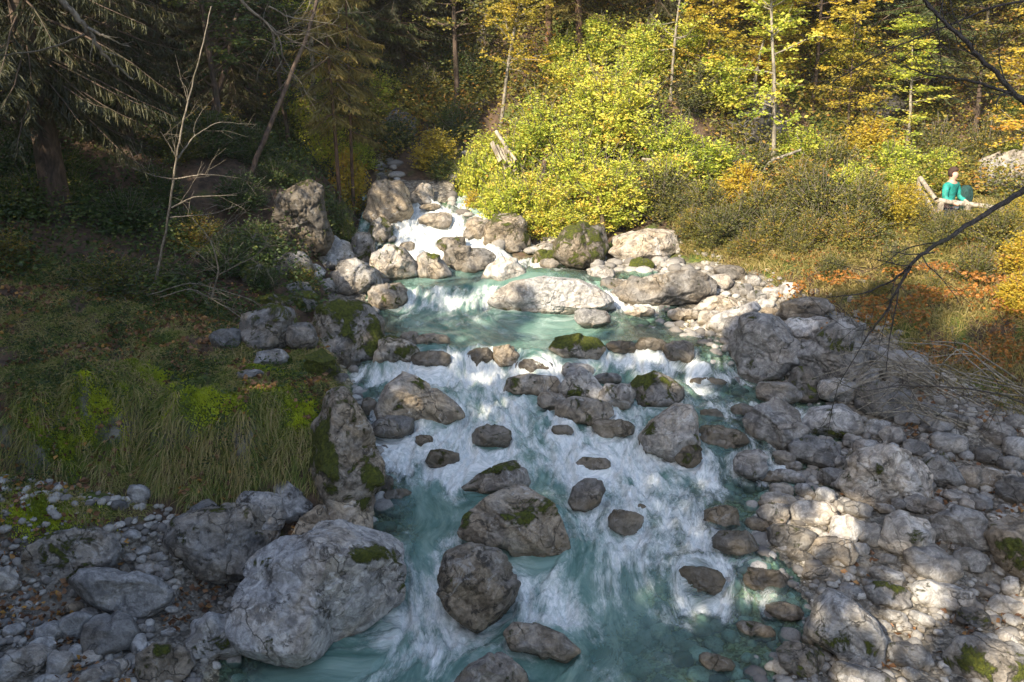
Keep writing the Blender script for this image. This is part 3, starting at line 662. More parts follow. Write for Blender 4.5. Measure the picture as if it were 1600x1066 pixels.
S('s', 'mossy cream stone in front of the tan topped rock', (1112, 498, 40, 28), tone=1.1, warm=.7, moss=.1)
S('b', 'sunlit cream block lying on the sunny bank', [(1216, 497), (1222, 476), (1258, 463), (1290, 464), (1299, 480), (1272, 496), (1240, 507)], tone=1.25, warm=.8, moss=-.05, facets=7)
S('s', 'yellowish wedge at the left of the sunlit cream block', (1206, 490, 36, 22), tone=1.1, warm=.9)
S('s', 'glaring white stone between the two big blue grey boulders', (1252, 512, 52, 34), tone=1.4, warm=.3)
S('s', 'second white stone under the sunlit block', (1280, 505, 36, 24), tone=1.3, warm=.5)
_d = [((1125, 440, 44, 26), 'grey stone at the back of the sunny rubble, nearest the rock bank', .9, .3), ((1160, 452, 36, 20), 'dull stone behind the tan topped rock', .9, .4), ((1180, 462, 30, 20), 'small square grey stone in the sunny rubble', 1.0, .2),
      ((1205, 458, 34, 22), 'tan stone in the middle of the sunny rubble', 1.1, .6), ((1235, 455, 38, 28), 'largest stone at the back of the sunny rubble', 1.0, .4), ((1195, 475, 34, 18), 'flat stone in front of the sunny rubble', 1.1, .5),
      ((1140, 425, 50, 26), 'shadowy stone at the foot of the brush', .7, .5), ((1175, 440, 34, 20), 'brown stone just above the square grey one', .8, .6), ((1090, 450, 40, 24), 'dusty stone at the right end of the rock bank', 1.0, .5)]
for oc, lab, tn, wm in _d: S('s', lab, oc, tone=tn, warm=wm, rough=.8)
S('b', 'pale round boulder at the edge of the right shallows', [(1167, 662), (1179, 636), (1210, 625), (1240, 640), (1259, 666), (1246, 690), (1215, 698), (1182, 692)], tone=1.05, warm=.15, moss=0.0, lichen=.4)
S('s', 'upright dark mossy stone below the round blue grey boulder', (1255, 601, 46, 56), tone=.65, warm=.3, moss=.3)
S('s', 'white topped mossy stone left of the upright mossy one', (1215, 614, 66, 36), tone=1.0, warm=.4, moss=.12)
S('s', 'smooth peaked stone below the peaked blue grey boulder', (1314, 611, 62, 38), tone=1.0, warm=.15)
S('b', 'dark slate coloured boulder under the tangle of twigs', (1384, 624, 82, 58), tone=.5, warm=.1)
S('b', 'wide flat white stone with a dark mossy underside', [(1255, 668), (1270, 643), (1310, 632), (1340, 645), (1352, 668), (1322, 682), (1270, 684)], tone=1.1, warm=.1, paint=[(1300, 678, 44, 7)])
S('s', 'grey stone in the gap right of the peaked boulder', (1355, 590, 38, 42), tone=.95, warm=.1)
S('b', 'shaded boulder behind the pale twigs', (1412, 576, 84, 56), tone=.6, warm=.2)
S('s', 'small rock beside the grass foot, behind the twigs', (1368, 552, 40, 26), tone=.9, warm=.3)
S('b', 'rounded blue grey stone right of the pale round boulder', (1273, 705, 78, 50), tone=.85, warm=.0)
S('b', 'very large cream boulder with mossy lower sides on the gravel bar', [(1312, 772), (1322, 737), (1344, 712), (1380, 697), (1416, 704), (1441, 730), (1446, 765), (1422, 782), (1360, 788)], tone=1.1, warm=.4, moss=.0, lichen=.55, paint=[(1330, 755, 10, 16), (1420, 762, 20, 14), (1375, 745, 8, 16)], rough=1.2)
S('s', 'dark diamond shaped rock right of the very large cream boulder', [(1436, 732), (1465, 704), (1490, 724), (1503, 745), (1472, 762), (1446, 752)], tone=.65, warm=.15, facets=6)
S('s', 'layered brown flat rock right of the dark diamond rock', (1534, 748, 74, 34), tone=.65, warm=.5)
S('s', 'pale angular stone at the shallows below the pale round boulder', (1172, 725, 54, 46), tone=1.0, warm=.25, facets=7)
S('b', 'bright oval stone at the left of the sunlit row', (1267, 800, 68, 38), tone=1.3, warm=.5, moss=-.1, lichen=0, facets=5, rough=.5)
S('b', 'bright faceted stone standing in the sunlit row', [(1297, 840), (1300, 812), (1322, 801), (1348, 812), (1350, 830), (1335, 852), (1310, 852)], tone=1.35, warm=.5, moss=-.1, facets=7)
S('s', 'notched bright stone squeezed between two larger sunlit ones', (1364, 836, 40, 40), tone=1.25, warm=.5, moss=-.1)
S('b', 'sunlit block with yellow green moss on its front', [(1379, 855), (1385, 815), (1402, 803), (1440, 808), (1454, 825), (1453, 850), (1422, 865), (1392, 862)], tone=1.25, warm=.45, moss=-.1, paint=[(1422, 838, 24, 14)], facets=7)
S('b', 'large domed white stone at the right of the sunlit row', [(1456, 838), (1464, 810), (1490, 795), (1522, 798), (1541, 818), (1547, 842), (1512, 857), (1475, 858)], tone=1.35, warm=.3, moss=-.12, facets=7)
S('b', 'mossy cream block in front of the sunlit row', [(1409, 872), (1424, 857), (1456, 852), (1490, 869), (1499, 886), (1480, 904), (1440, 905), (1420, 890)], tone=1.2, warm=.5, moss=.04, facets=7)
S('s', 'smooth pentagonal grey stone below the large domed white stone', (1519, 875, 50, 42), tone=1.0, warm=.2)
S('b', 'large cream and moss boulder cut by the right edge', [(1545, 850), (1558, 820), (1600, 805), (1640, 820), (1645, 890), (1600, 900), (1570, 885)], tone=1.15, warm=.7, moss=.1, paint=[(1590, 865, 26, 20)])
S('b', 'dark flat topped rock left of the sunlit row', (1237, 841, 76, 44), tone=.6, warm=.2)
S('s', 'fan shaped tan stone below the faceted sunlit stone', (1304, 861, 68, 42), tone=1.05, warm=.65)
S('s', 'flat sunlit stone at the water edge above the bright oval', (1217, 785, 58, 28), tone=1.25, warm=.5)
S('s', 'split beige stone left of the bright oval', (1207, 804, 52, 36), tone=1.15, warm=.55)
S('s', 'low brown stone at the shallows beside the split beige one', (1184, 820, 36, 22), tone=.8, warm=.8)
S('b', 'wide grey stone with a lit edge in the lower right', (1470, 930, 90, 40), tone=1.1, warm=.2)
S('s', 'squared pale stone in the middle of the lower gravel', (1384, 898, 52, 26), tone=1.15, warm=.1)
S('s', 'small bright stone above the squared pale one', (1386, 873, 34, 20), tone=1.3, warm=.5)
S('b', 'big blue grey block with thick dark moss along its foot', [(1265, 992), (1270, 950), (1290, 925), (1320, 933), (1365, 962), (1382, 985), (1378, 1030), (1345, 1036), (1300, 1018), (1270, 1004)], tone=.9, warm=.0, moss=-.05, lichen=.2, facets=6, paint=[(1290, 995, 26, 20), (1335, 1012, 30, 18), (1365, 990, 12, 20)])
S('b', 'flat dusty stone right of the big blue grey block', (1418, 1025, 72, 40), tone=1.0, warm=.2)
S('b', 'broad mossy boulder in the bottom right corner', [(1478, 1045), (1492, 1010), (1530, 996), (1580, 999), (1602, 1020), (1606, 1070), (1560, 1085), (1500, 1078)], tone=.85, warm=.15, moss=.12, paint=[(1510, 1045, 28, 22), (1590, 1050, 14, 26)], base=1075)
S('s', 'dark flat stone above the big blue grey block', (1331, 927, 54, 26), tone=.65, warm=.05)
S('s', 'cracked grey stone with a moss fringe on top', (1388, 930, 64, 38), tone=.8, warm=.05, paint=[(1385, 914, 26, 5)])
S('s', 'black and green mossy stone near the right edge', (1520, 965, 52, 38), tone=.7, warm=.1, moss=.22)
S('s', 'dusty stone between the mossy one and the right edge', (1572, 948, 56, 34), tone=.9, warm=.3, moss=.1)
S('s', 'upright pale stone at the right edge', (1578, 915, 30, 32), tone=1.2, warm=.4)
S('s', 'low grey stone at the bottom edge of the gravel', (1345, 1057, 90, 32), tone=.75, warm=.1)
S('s', 'round pale cobble at the foot of the blue grey block', (1343, 1038, 34, 20), tone=1.0, warm=.1)
_e = [((1560, 676, 54, 34), 'rounded grey stone near the right edge under the twigs', .7, .1), ((1590, 700, 44, 40), 'grey stone at the right edge below the twigs', .8, .05), ((1462, 667, 52, 30), 'smooth stone in the upper row of the right bank', .95, .1),
      ((1482, 692, 62, 34), 'broad smooth stone in the second row of the right bank', 1.0, .1), ((1422, 652, 54, 30), 'tapered stone just right of the dark slate boulder', .85, .1), ((1355, 700, 44, 26), 'pale stone left above the very large cream boulder', 1.05, .1),
      ((1530, 784, 44, 26), 'lichened stone above the large domed white stone', .8, .1), ((1585, 765, 54, 44), 'dark pitted stone at the right edge above the cream boulder', .7, .1), ((1495, 776, 48, 22), 'flat stone lit along its left edge', 1.0, .3),
      ((1442, 790, 70, 28), 'long leaf strewn stone behind the sunlit block', 1.1, .5), ((1332, 690, 34, 22), 'small stone under the wide flat white stone', .9, .1), ((1395, 680, 44, 30), 'round stone above the very large cream boulder', 1.0, .1),
      ((1372, 668, 40, 28), 'pale stone below the dark slate boulder', 1.05, .1), ((1290, 690, 30, 18), 'small oval stone left of the small stone under the flat white one', .9, .1), ((1510, 660, 44, 24), 'dull stone in the upper right row', .7, .2),
      ((1432, 700, 46, 28), 'stone wedged above the dark diamond rock', .85, .1), ((1543, 712, 50, 30), 'dark stone above the layered brown flat rock', .55, .1), ((1580, 725, 44, 24), 'shaded stone at the right above the pitted one', .6, .1),
      ((1230, 745, 54, 20), 'flat grey stone in the shallows left of the very large boulder', .85, .1), ((1222, 765, 40, 20), 'small sandy stone at the shallows', 1.0, .3), ((1300, 745, 44, 30), 'dark green wet stone left of the very large cream boulder', .5, .1),
      ((1290, 775, 34, 26), 'round stone above the bright oval', .95, .2), ((1340, 795, 44, 26), 'blue grey stone under the very large cream boulder', .85, .0), ((1375, 793, 52, 16), 'curved pale stone behind the sunlit block', 1.2, .4),
      ((1255, 765, 30, 22), 'little round stone left of the round stone above the oval', 1.0, .2), ((1345, 858, 30, 22), 'small pale stone under the notched bright stone', 1.1, .4), ((1340, 893, 28, 16), 'tiny rounded stone left of the squared pale stone', 1.0, .2),
      ((1275, 897, 50, 26), 'greenish wet stone at the shallow edge below the fan stone', .7, .3), ((1250, 870, 40, 22), 'mossy stone below the dark flat topped rock', .75, .4), ((1440, 968, 44, 22), 'grey pebble bank stone below the wide grey stone', .85, .05),
      ((1400, 965, 44, 22), 'flat stone below the cracked grey one', .9, .05), ((1540, 925, 44, 20), 'leafy flat stone right of the wide grey stone', 1.0, .4), ((1480, 910, 26, 14), 'small stone in orange leaves', 1.1, .4), ((1560, 890, 26, 22), 'small stone beside the cream and moss boulder', .9, .3),
      ((1415, 985, 30, 14), 'chip of grey stone on the sandy gravel', .9, .1), ((1205, 745, 40, 18), 'wet brown stone at the lower end of the shallows', .6, .7), ((1225, 715, 36, 22), 'shaded stone beside the rounded blue grey one', .6, .1), ((1240, 728, 30, 16), 'small pale stone under the rounded blue grey one', .95, .1),
      ((1305, 720, 30, 22), 'small grey stone right of the rounded blue grey one', .8, .1), ((1450, 640, 44, 22), 'low stone in the shade of the twigs', .7, .1), ((1590, 660, 40, 26), 'grey stone at the right edge beside grass', .7, .1)]
for oc, lab, tn, wm in _e: S('s' if oc[2] > 40 else 'c', lab, oc, tone=tn, warm=wm, moss=-.02, rough=.75, facets=8)

# ---- loose cobbles, counted, scattered over the two gravel areas
rsc = np.random.RandomState(5)
def free(px, py, r):
    for (q) in PLACED:
        if (q[0]-px)**2+((q[1]-py)*1.2)**2 < (0.55*(q[2]+r))**2: return False
    return True
PLACED = [(oc[0], oc[1], oc[2]/2) for oc, *_ in _c+_d+_e]
def scatter(n, box, size, label, group, fmin=0.4, tone=(.7, 1.15), warm=(.0, .35)):
    k = 0; tries = 0
    while k < n and tries < n*30:
        tries += 1
        px = rsc.uniform(box[0], box[2]); py = rsc.uniform(box[1], box[3])
        sz = rsc.uniform(*size)*(0.6+0.5*(py-500)/500)
        if not free(px, py, sz/2): continue
        B = hit(px, py, surf)
        d = max(float(XL(B[1]))-B[0], B[0]-float(XR(B[1])))
        if d < -0.15: continue
        PLACED.append((px, py, sz/2))
        S('c', label, (px, py, sz*rsc.uniform(1.0, 1.5), sz*rsc.uniform(.7, 1.0)), tone=rsc.uniform(*tone), warm=rsc.uniform(*warm), moss=-.1, lichen=.2, rough=.7, facets=7, group=group)
        k += 1
scatter(34, (0, 860, 300, 1060), (11, 22), 'small loose grey cobble on the leaf strewn gravel of the left bank', 'loose cobbles on the left gravel')
scatter(34, (1130, 690, 1600, 800), (12, 26), 'small grey cobble among the shaded stones upstream of the sunlit row', 'loose cobbles upstream of the sunlit row')
scatter(30, (1180, 790, 1600, 920), (12, 26), 'small pale cobble between the sunlit stones of the right bank', 'loose cobbles in the sunlit row', tone=(.95, 1.3), warm=(.2, .6))
scatter(22, (1240, 900, 1600, 1066), (10, 24), 'small grey cobble on the shaded gravel at the bottom right', 'loose cobbles on the bottom right gravel')
scatter(20, (1060, 425, 1400, 560), (14, 24), 'small pale cobble on the sunny rubble bank', 'loose cobbles on the rubble bank', tone=(.9, 1.3), warm=(.3, .7))

# ------------------------------------------------------------------ ground
def ground_mat():
    t = NT('bank_ground')
    P = t.n('NewGeometry').outputs['Position']
    nz = t.n('SeparateXYZ', {0: t.n('NewGeometry').outputs['Normal']}).outputs[2]
    big = t.noise(P, 1.1, 6, 0.6); med = t.noise(P, 5.0, 8, 0.7, 0.4); fin = t.noise(P, 42.0, 6, 0.7)
    vo = t.n('TexVoronoi', {'Vector': P, 'Scale': 16.0}); vo2 = t.n('TexVoronoi', {'Vector': P, 'Scale': 38.0})
    peb = t.mix(0.5, vo.outputs['Color'], vo2.outputs['Color'])
    pebv = t.n('SeparateColor', {0: peb}).outputs[0]
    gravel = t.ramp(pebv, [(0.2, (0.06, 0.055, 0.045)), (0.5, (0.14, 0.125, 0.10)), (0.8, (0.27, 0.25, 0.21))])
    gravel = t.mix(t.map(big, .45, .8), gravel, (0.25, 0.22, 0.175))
    soil = t.mix(t.map(med, .3, .7), (0.030, 0.020, 0.012), (0.12, 0.075, 0.045))
    moss = t.ramp(t.noise(P, 14, 6, .7), [(0.3, (0.025, 0.035, 0.006)), (0.55, (0.075, 0.105, 0.012)), (0.8, (0.20, 0.24, 0.02))])
    rockc = t.mix(t.map(med, .35, .65), (0.06, 0.056, 0.05), (0.27, 0.25, 0.22))
    bed = t.ramp(pebv, [(0.2, (0.10, 0.085, 0.045)), (0.5, (0.26, 0.22, 0.12)), (0.85, (0.46, 0.41, 0.27))])
    veg = t.attr('veg'); gv = t.attr('gravel'); bd = t.attr('bed')
    mm = t.map(t.math('ADD', veg, t.math('MULTIPLY', t.math('SUBTRACT', big, .5), 1.6)), 0.45, 0.65)
    c = t.mix(mm, soil, moss)
    c = t.mix(t.map(nz, 0.42, 0.28), c, rockc)
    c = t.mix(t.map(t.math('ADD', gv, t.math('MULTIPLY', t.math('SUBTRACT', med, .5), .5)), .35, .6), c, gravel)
    c = t.mix(bd, c, bed)
    h = t.math('ADD', t.math('MULTIPLY', med, .5), t.math('MULTIPLY', fin, .25))
    h = t.math('ADD', h, t.math('MULTIPLY', t.math('MULTIPLY', vo.outputs['Distance'], gv), -0.8))
    return t.done(t.n('BsdfPrincipled', {'Base Color': c, 'Roughness': .92, 'Normal': t.bump(h, 1.0, .05)}))

def axis(a, b, d, lo, hi, g=1.12):
    m = list(np.arange(a, b, d)); s = d
    L = []; x = a
    while x > lo: s *= g; x -= s; L.append(x)
    s = d; x = m[-1]; Rr = []
    while x < hi: s *= g; x += s; Rr.append(x)
    return np.array(L[::-1]+m+Rr)
gx = axis(-9.5, 9.5, 0.055, -75, 75); gy = axis(6.4, 24.0, 0.055, -30, 95)
GX, GY = np.meshgrid(gx, gy); fx, fy = GX.ravel(), GY.ravel()
gz = terrain(fx, fy)
dL = XL(fy)-fx; dR = fx-XR(fy)
land = np.maximum(dL, dR)
gz = gz+np.where(land > 0.1, 0.03*n2(fx, fy, 4.0, 3, 3)+0.012*n2(fx, fy, 14.0, 2, 4), 0.02*n2(fx, fy, 5.0, 2, 3))
bedv = 1-sstep(-0.1, 0.06, gz-zwater(fx, fy)+0.04*n2(fx, fy, 3, 2, 1)); bedv = np.where(land < 0.5, bedv, 0)
xgv = np.interp(fy, XGY, XGX)
gravel = np.where(dR > 0, (1-sstep(-0.2, 0.4, fx-xgv))*(1-sstep(17.0, 18.2, fy)), 0.0)
gravel = np.maximum(gravel, np.where(dL > 0, (1-sstep(9.0, 9.4, fy))*(1-0.55*sstep(1.6, 3.0, dL)), 0))
gravel = np.maximum(gravel, np.where((land < 0.7) & (fy < 18), 0.75, 0)*(1-np.where((dL > 0) & (fy > 9.2) & (fy < 13), 1, 0)))
gravel = np.maximum(gravel, np.where((land < 0.6) & (fy > 20) & (fy < 21.3), 0.6, 0))
veg = 0.35+0.25*np.where((dL > 0) & (fy > 9) & (fy < 14), 1, 0)+0.15*np.where(dR > 0, 1, 0)
veg = veg-.12*np.where((dL > 0) & (fy > 9) & (fy < 14), 1, 0)
mossy = [(330, 622, .60, .26), (150, 625, .42, .24), (90, 690, .35, .2), (470, 640, .28, .25), (60, 800, .5, .2), (420, 580, .4, .2), (250, 590, .3, .15)]
mossy = [(hit(a, b, terrain), c, d) for a, b, c, d in mossy]
for p_, c_, d_ in mossy: veg = veg+.6*np.exp(-((fx-p_[0])/c_)**2-((fy-p_[1])/d_)**2)
nx, ny = len(gx), len(gy)
idx = np.arange(nx*ny).reshape(ny, nx)
GF = np.stack([idx[:-1, :-1].ravel(), idx[:-1, 1:].ravel(), idx[1:, 1:].ravel(), idx[1:, :-1].ravel()], 1)
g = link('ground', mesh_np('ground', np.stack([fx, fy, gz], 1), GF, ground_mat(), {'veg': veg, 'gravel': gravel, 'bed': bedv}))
tag(g, 'stream bed, gravel banks and forest floor of the gorge', 'ground', kind='structure')

# ------------------------------------------------------------------ water
def water_mat():
    t = NT('stream_water')
    fl = t.attr('flow', out='Vector'); foam = t.attr('foam'); dep = t.attr('depth')
    P = t.n('NewGeometry').outputs['Position']
    def sc(v, x, y): return t.n('Mapping', {'Vector': v, 'Scale': (x, y, 1.0)}).outputs[0]
    n1 = t.noise(sc(fl, 3.0, 1.9), 1.0, 7, .68, .7)
    n2_ = t.noise(sc(fl, 8.5, 5.6), 1.0, 7, .74, .9)
    n3 = t.noise(sc(fl, 30.0, 20.0), 1.0, 5, .76, .7)
    vr = t.n('TexVoronoi', {'Vector': t.n('VectorMath', {0: sc(fl, 5.0, 2.0), 1: t.n('VectorMath', {0: t.n('TexNoise', {'Vector': sc(fl, 4, 2), 'Scale': 1.5, 'Detail': 4}).outputs[1], 1: (1.6, 1.6, 0)}, operation='MULTIPLY').outputs[0]}, operation='ADD').outputs[0], 'Scale': 1.0}, feature='SMOOTH_F1').outputs[0]
    pat = t.math('ADD', t.math('MULTIPLY', n1, .45), t.math('ADD', t.math('MULTIPLY', n2_, .42), t.math('MULTIPLY', n3, .26)))
    pat = t.math('ADD', t.math('SUBTRACT', pat, .565), t.math('MULTIPLY', t.math('SUBTRACT', vr, .42), .28))
    fm = t.math('ADD', foam, t.math('MULTIPLY', pat, 2.9))
    mask = t.math('POWER', t.map(fm, .15, 1.3), 1.1)
    h = t.math('ADD', t.math('MULTIPLY', n2_, .5), t.math('MULTIPLY', n3, .22))
    nrm = t.bump(h, .75, .05)
    nrm_s = t.bump(t.math('ADD', t.noise(sc(fl, 9, 5), 1.0, 5, .6, .8), t.math('MULTIPLY', n3, .25)), .55, .035)
    # turbid turquoise body over a tinted clear layer
    turq = t.mix(t.map(n1, .35, .65), (0.09, 0.19, 0.16), (0.23, 0.36, 0.31))
    body = t.n('BsdfDiffuse', {'Color': turq, 'Normal': nrm_s})
    clear = t.n('BsdfTransparent', {'Color': (0.66, 0.90, 0.82)})
    dm = t.map(dep, .04, .60, .05, .82)
    base = t.n('MixShader', {0: dm, 1: clear, 2: body})
    gl = t.n('BsdfGlossy', {'Color': (1, 1, 1), 'Roughness': .12, 'Normal': nrm_s})
    fr = t.n('Fresnel', {'IOR': 1.33, 'Normal': nrm_s}).outputs[0]
    wat = t.n('MixShader', {0: t.math('ADD', t.math('MULTIPLY', fr, 1.2), .01, clamp=True), 1: base, 2: gl})
    fc = t.mix(t.map(n3, .3, .7), (0.50, 0.55, 0.53), (0.86, 0.87, 0.85))
    fo = t.n('BsdfPrincipled', {'Base Color': fc, 'Roughness': .45, 'Normal': nrm})
    return t.done(t.n('MixShader', {0: t.math('MULTIPLY', mask, .96), 1: wat, 2: fo}))

wx = np.arange(-4.4, 5.6, 0.024)
ys = [6.2]
while ys[-1] < 20.7: ys.append(ys[-1]+0.016+0.0022*(ys[-1]-6))
wy = np.array(ys)
WX, WY = np.meshgrid(wx, wy); ax_, ay_ = WX.ravel(), WY.ravel()
xl, xr = XL(ay_), XR(ay_)
keep = (ax_ > xl-0.75) & (ax_ < xr+0.75)
WZ = zwater(ax_, ay_)
tz = terrain(ax_, ay_)
dpt = WZ-tz
# slope of the surface
eps = 0.12
grad = np.abs(zwater(ax_, ay_+eps)-zwater(ax_, ay_-eps))/(2*eps)
# streamlines bend round the stones
psi = ax_.copy(); bumpz = np.zeros_like(ax_); wake = np.zeros_like(ax_); ring = np.zeros_like(ax_)
ffast = sstep(0.05, 0.25, grad)
for (cx, cy, r, inw, rh) in ROCKS:
    if not inw or r < 0.12: continue
    m = (np.abs(ax_-cx) < 4*r+0.4) & (ay_ > cy-6*r-1.5) & (ay_ < cy+4*r)
    dx, dy = ax_[m]-cx, ay_[m]-cy
    r2 = np.maximum(dx*dx+dy*dy, (r*0.9)**2)
    psi[m] -= dx*(r*r*0.8)/r2*np.exp(-(r2/(2.2*r)**2))
    if inw == 2:
        bumpz[m] += (.16*rh+.02)*np.exp(-((dx*dx+(dy-.25*r)**2)/(1.05*r)**2))
        wake[m] += .18*np.exp(-((dx*dx+(dy+.5*r)**2)/(1.0*r)**2))
    rr = np.sqrt(dx*dx+dy*dy)
    ring[m] = np.maximum(ring[m], np.exp(-((rr-r*1.02)/0.09)**2)*0.7)
    bumpz[m] += 0.17*r*np.exp(-(dx/(r*1.0))**2-((dy-r*1.0)/(r*.45))**2)-0.09*r*np.exp(-(dx/(r*.9))**2-((dy+r*1.05)/(r*.6))**2)
    wl_ = np.clip(-dy-r*.6, 0, None)
    wake[m] += np.where(dy < -0.5*r, np.exp(-((np.abs(dx)-r*(.85+.1*wl_))/(0.20*r+.07+.08*wl_))**2)*np.exp(-wl_/(1.6*r+.5)), 0)*.6*sstep(-.5, -1.0, dy/r)*sstep(-6*r-1.5, -3*r-.7, dy)
def ell(lst):
    out = np.zeros_like(ax_)
    for (px, py, a, b, s) in lst:
        c = hit(px, py, zwater); e = hit(px+a, py, zwater); f = hit(px, py-b, zwater); g_ = hit(px, min(py+b, 1200), zwater)
        A = abs(e[0]-c[0]); B1 = abs(f[1]-c[1])+.05; B2 = abs(g_[1]-c[1])+.05
        dy = ay_-c[1]; Bq = np.where(dy > 0, B1, B2)
        out += s*np.exp(-(((ax_-c[0]-0)/A)**2+(dy/Bq)**2)**1.3)
    return out
plus = ell([(1010, 830, 110, 60, .55), (930, 780, 110, 70, .45), (700, 700, 120, 60, .5), (820, 650, 150, 50, .42), (720, 620, 90, 40, .4), (960, 690, 110, 50, .45), (1060, 800, 60, 50, .45),
            (560, 1020, 160, 45, .55), (690, 1010, 90, 45, .75), (640, 950, 60, 45, .6), (830, 920, 70, 50, .5), (900, 1000, 60, 60, .35), (1080, 620, 70, 22, .3), (1090, 590, 70, 20, .35), (640, 590, 90, 25, .35),
            (720, 590, 110, 20, .5), (880, 580, 100, 16, .4), (970, 565, 80, 12, .5), (1040, 570, 60, 12, .3), (800, 505, 150, 18, .38), (700, 490, 90, 16, .4), (700, 455, 60, 12, .35), (680, 370, 90, 50, 1.2), (650, 335, 60, 20, .7), (880, 415, 90, 24, .75), (830, 400, 60, 20, .7),
            (990, 470, 60, 14, .5), (1010, 480, 80, 10, .4), (1010, 940, 80, 50, .25), (1110, 740, 60, 20, .2), (620, 700, 40, 60, .35), (770, 740, 60, 40, .35), (760, 960, 50, 40, .4), (1100, 860, 60, 30, .2), (1165, 650, 60, 30, .2), (1270, 640, 60, 20, .2), (420, 1050, 80, 20, .15)])
minus = ell([(640, 830, 60, 60, .55), (1000, 960, 60, 40, .25), (960, 900, 90, 40, .2), (870, 880, 30, 20, .4), (1200, 765, 90, 25, .55), (850, 525, 200, 14, .45), (1000, 520, 120, 16, .4), (740, 440, 90, 8, .6), (960, 595, 90, 20, .35), (1120, 690, 60, 30, .3), (1200, 980, 90, 80, .45), (440, 970, 60, 30, .3), (1130, 1000, 60, 60, .15), (710, 665, 20, 10, .2), (660, 560, 40, 12, .2), (1010, 600, 70, 20, .3), (660, 530, 60, 12, .3)])
big = n2(psi, ay_*0.55, 1.4, 3, 5.5)
mid = n2(psi*1.1, ay_, 3.4, 3, 9.5)
foam = -0.14+0.36*ffast+0.34*big+0.42*mid+.80*plus-minus+0.60*np.clip(wake, 0, 1)*(.25+.9*ffast)+0.30*ring*(0.10+1.2*ffast)
foam -= 0.5*(1-sstep(0.02, 0.14, dpt))
foam *= sstep(-0.05, 0.10, dpt+0.02)
foam = np.clip(foam, -0.6, 1.3)
fpos = np.clip(foam, 0, 1)
flw = np.stack([psi+0.25*n2(ax_, ay_, .8, 2, 1.7), ay_+0.15*n2(ax_, ay_, 1.3, 2, 7.7), np.zeros_like(ax_)], 1)
c1 = n2(psi*1.7, ay_*.9, 2.2, 3, 2.0); c2 = n2(psi*1.8, ay_*.9, 6.5, 3, 4.0); c3 = n2(psi*1.5, ay_, 19.0, 2, 6.0)
Z = WZ+bumpz+(0.012+0.075*fpos)*c1+(0.007+0.055*fpos)*c2+(0.003+0.020*fpos)*c3
WI = np.arange(len(wx)*len(wy)).reshape(len(wy), len(wx))
Q = np.stack([WI[:-1, :-1].ravel(), WI[:-1, 1:].ravel(), WI[1:, 1:].ravel(), WI[1:, :-1].ravel()], 1)
Q = Q[keep[Q].all(1)]
used = np.unique(Q); remap = np.full(len(ax_), -1); remap[used] = np.arange(len(used))
wo = link('water', mesh_np('water', np.stack([ax_, ay_, Z], 1)[used], remap[Q], water_mat(), {'foam': foam[used], 'depth': np.clip(dpt, 0, 2)[used], 'flow': flw[used]}))
tag(wo, 'turquoise mountain stream breaking white over the rocks', 'water', kind='structure')

# ------------------------------------------------------------------ plant builders
def tubes(paths, sides=5):
    """paths: list of (points Nx3, radii N). one mesh of tapered tubes"""
    VV, FF, n0 = [], [], 0
    a = np.arange(sides)/sides*2*np.pi
    for P, R in paths:
        P = np.asarray(P, float); R = np.asarray(R, float); n = len(P)
        T_ = np.gradient(P, axis=0); T_ /= np.maximum(np.linalg.norm(T_, axis=1), 1e-9)[:, None]
        ref = np.array([0.31, 0.17, 0.93]) if abs(T_[0, 2]) < .8 else np.array([.93, .31, .1])
        X = np.cross(T_, ref); X /= np.maximum(np.linalg.norm(X, axis=1), 1e-9)[:, None]
        Y = np.cross(T_, X)
        ring = P[:, None, :]+R[:, None, None]*(np.cos(a)[None, :, None]*X[:, None, :]+np.sin(a)[None, :, None]*Y[:, None, :])
        VV.append(ring.reshape(-1, 3))
        i = np.arange(n-1)[:, None]*sides; j = np.arange(sides)[None, :]; k = (j+1) % sides
        FF.append(np.stack([i+j, i+k, i+sides+k, i+sides+j], -1).reshape(-1, 4)+n0)
        n0 += n*sides
    return np.concatenate(VV), np.concatenate(FF)
def wander(rs, p, d, L, n, bend=.25, grav=0.0):
    p = np.array(p, float); d = np.array(d, float); d /= np.linalg.norm(d); out = [p.copy()]
    for i in range(n):
        d = d+rs.normal(size=3)*bend/np.sqrt(n); d[2] += grav/n; d /= np.linalg.norm(d)
        p = p+d*L/n; out.append(p.copy())
    return np.array(out)
def leaves(P, size, rs, aspect=.55, flat=.35, down=.0, dirs=None):
    n = len(P)
    d = rs.normal(size=(n, 3)); d[:, 2] = d[:, 2]*flat-down
    if dirs is not None: d = d*.6+dirs
    d /= np.linalg.norm(d, axis=1)[:, None]
    q = rs.normal(size=(n, 3)); q[:, 2] *= .45
    s = np.cross(d, q); s /= np.maximum(np.linalg.norm(s, axis=1), 1e-6)[:, None]
    L = size*rs.uniform(.65, 1.3, n)[:, None]
    up = np.cross(s, d)
    m = P+d*L*.45+up*L*.08
    V = np.stack([P, m+s*L*aspect*.5, P+d*L-up*L*.05, m-s*L*aspect*.5], 1).reshape(-1, 3)
    F = np.arange(4*n).reshape(n, 4)
    return V, F
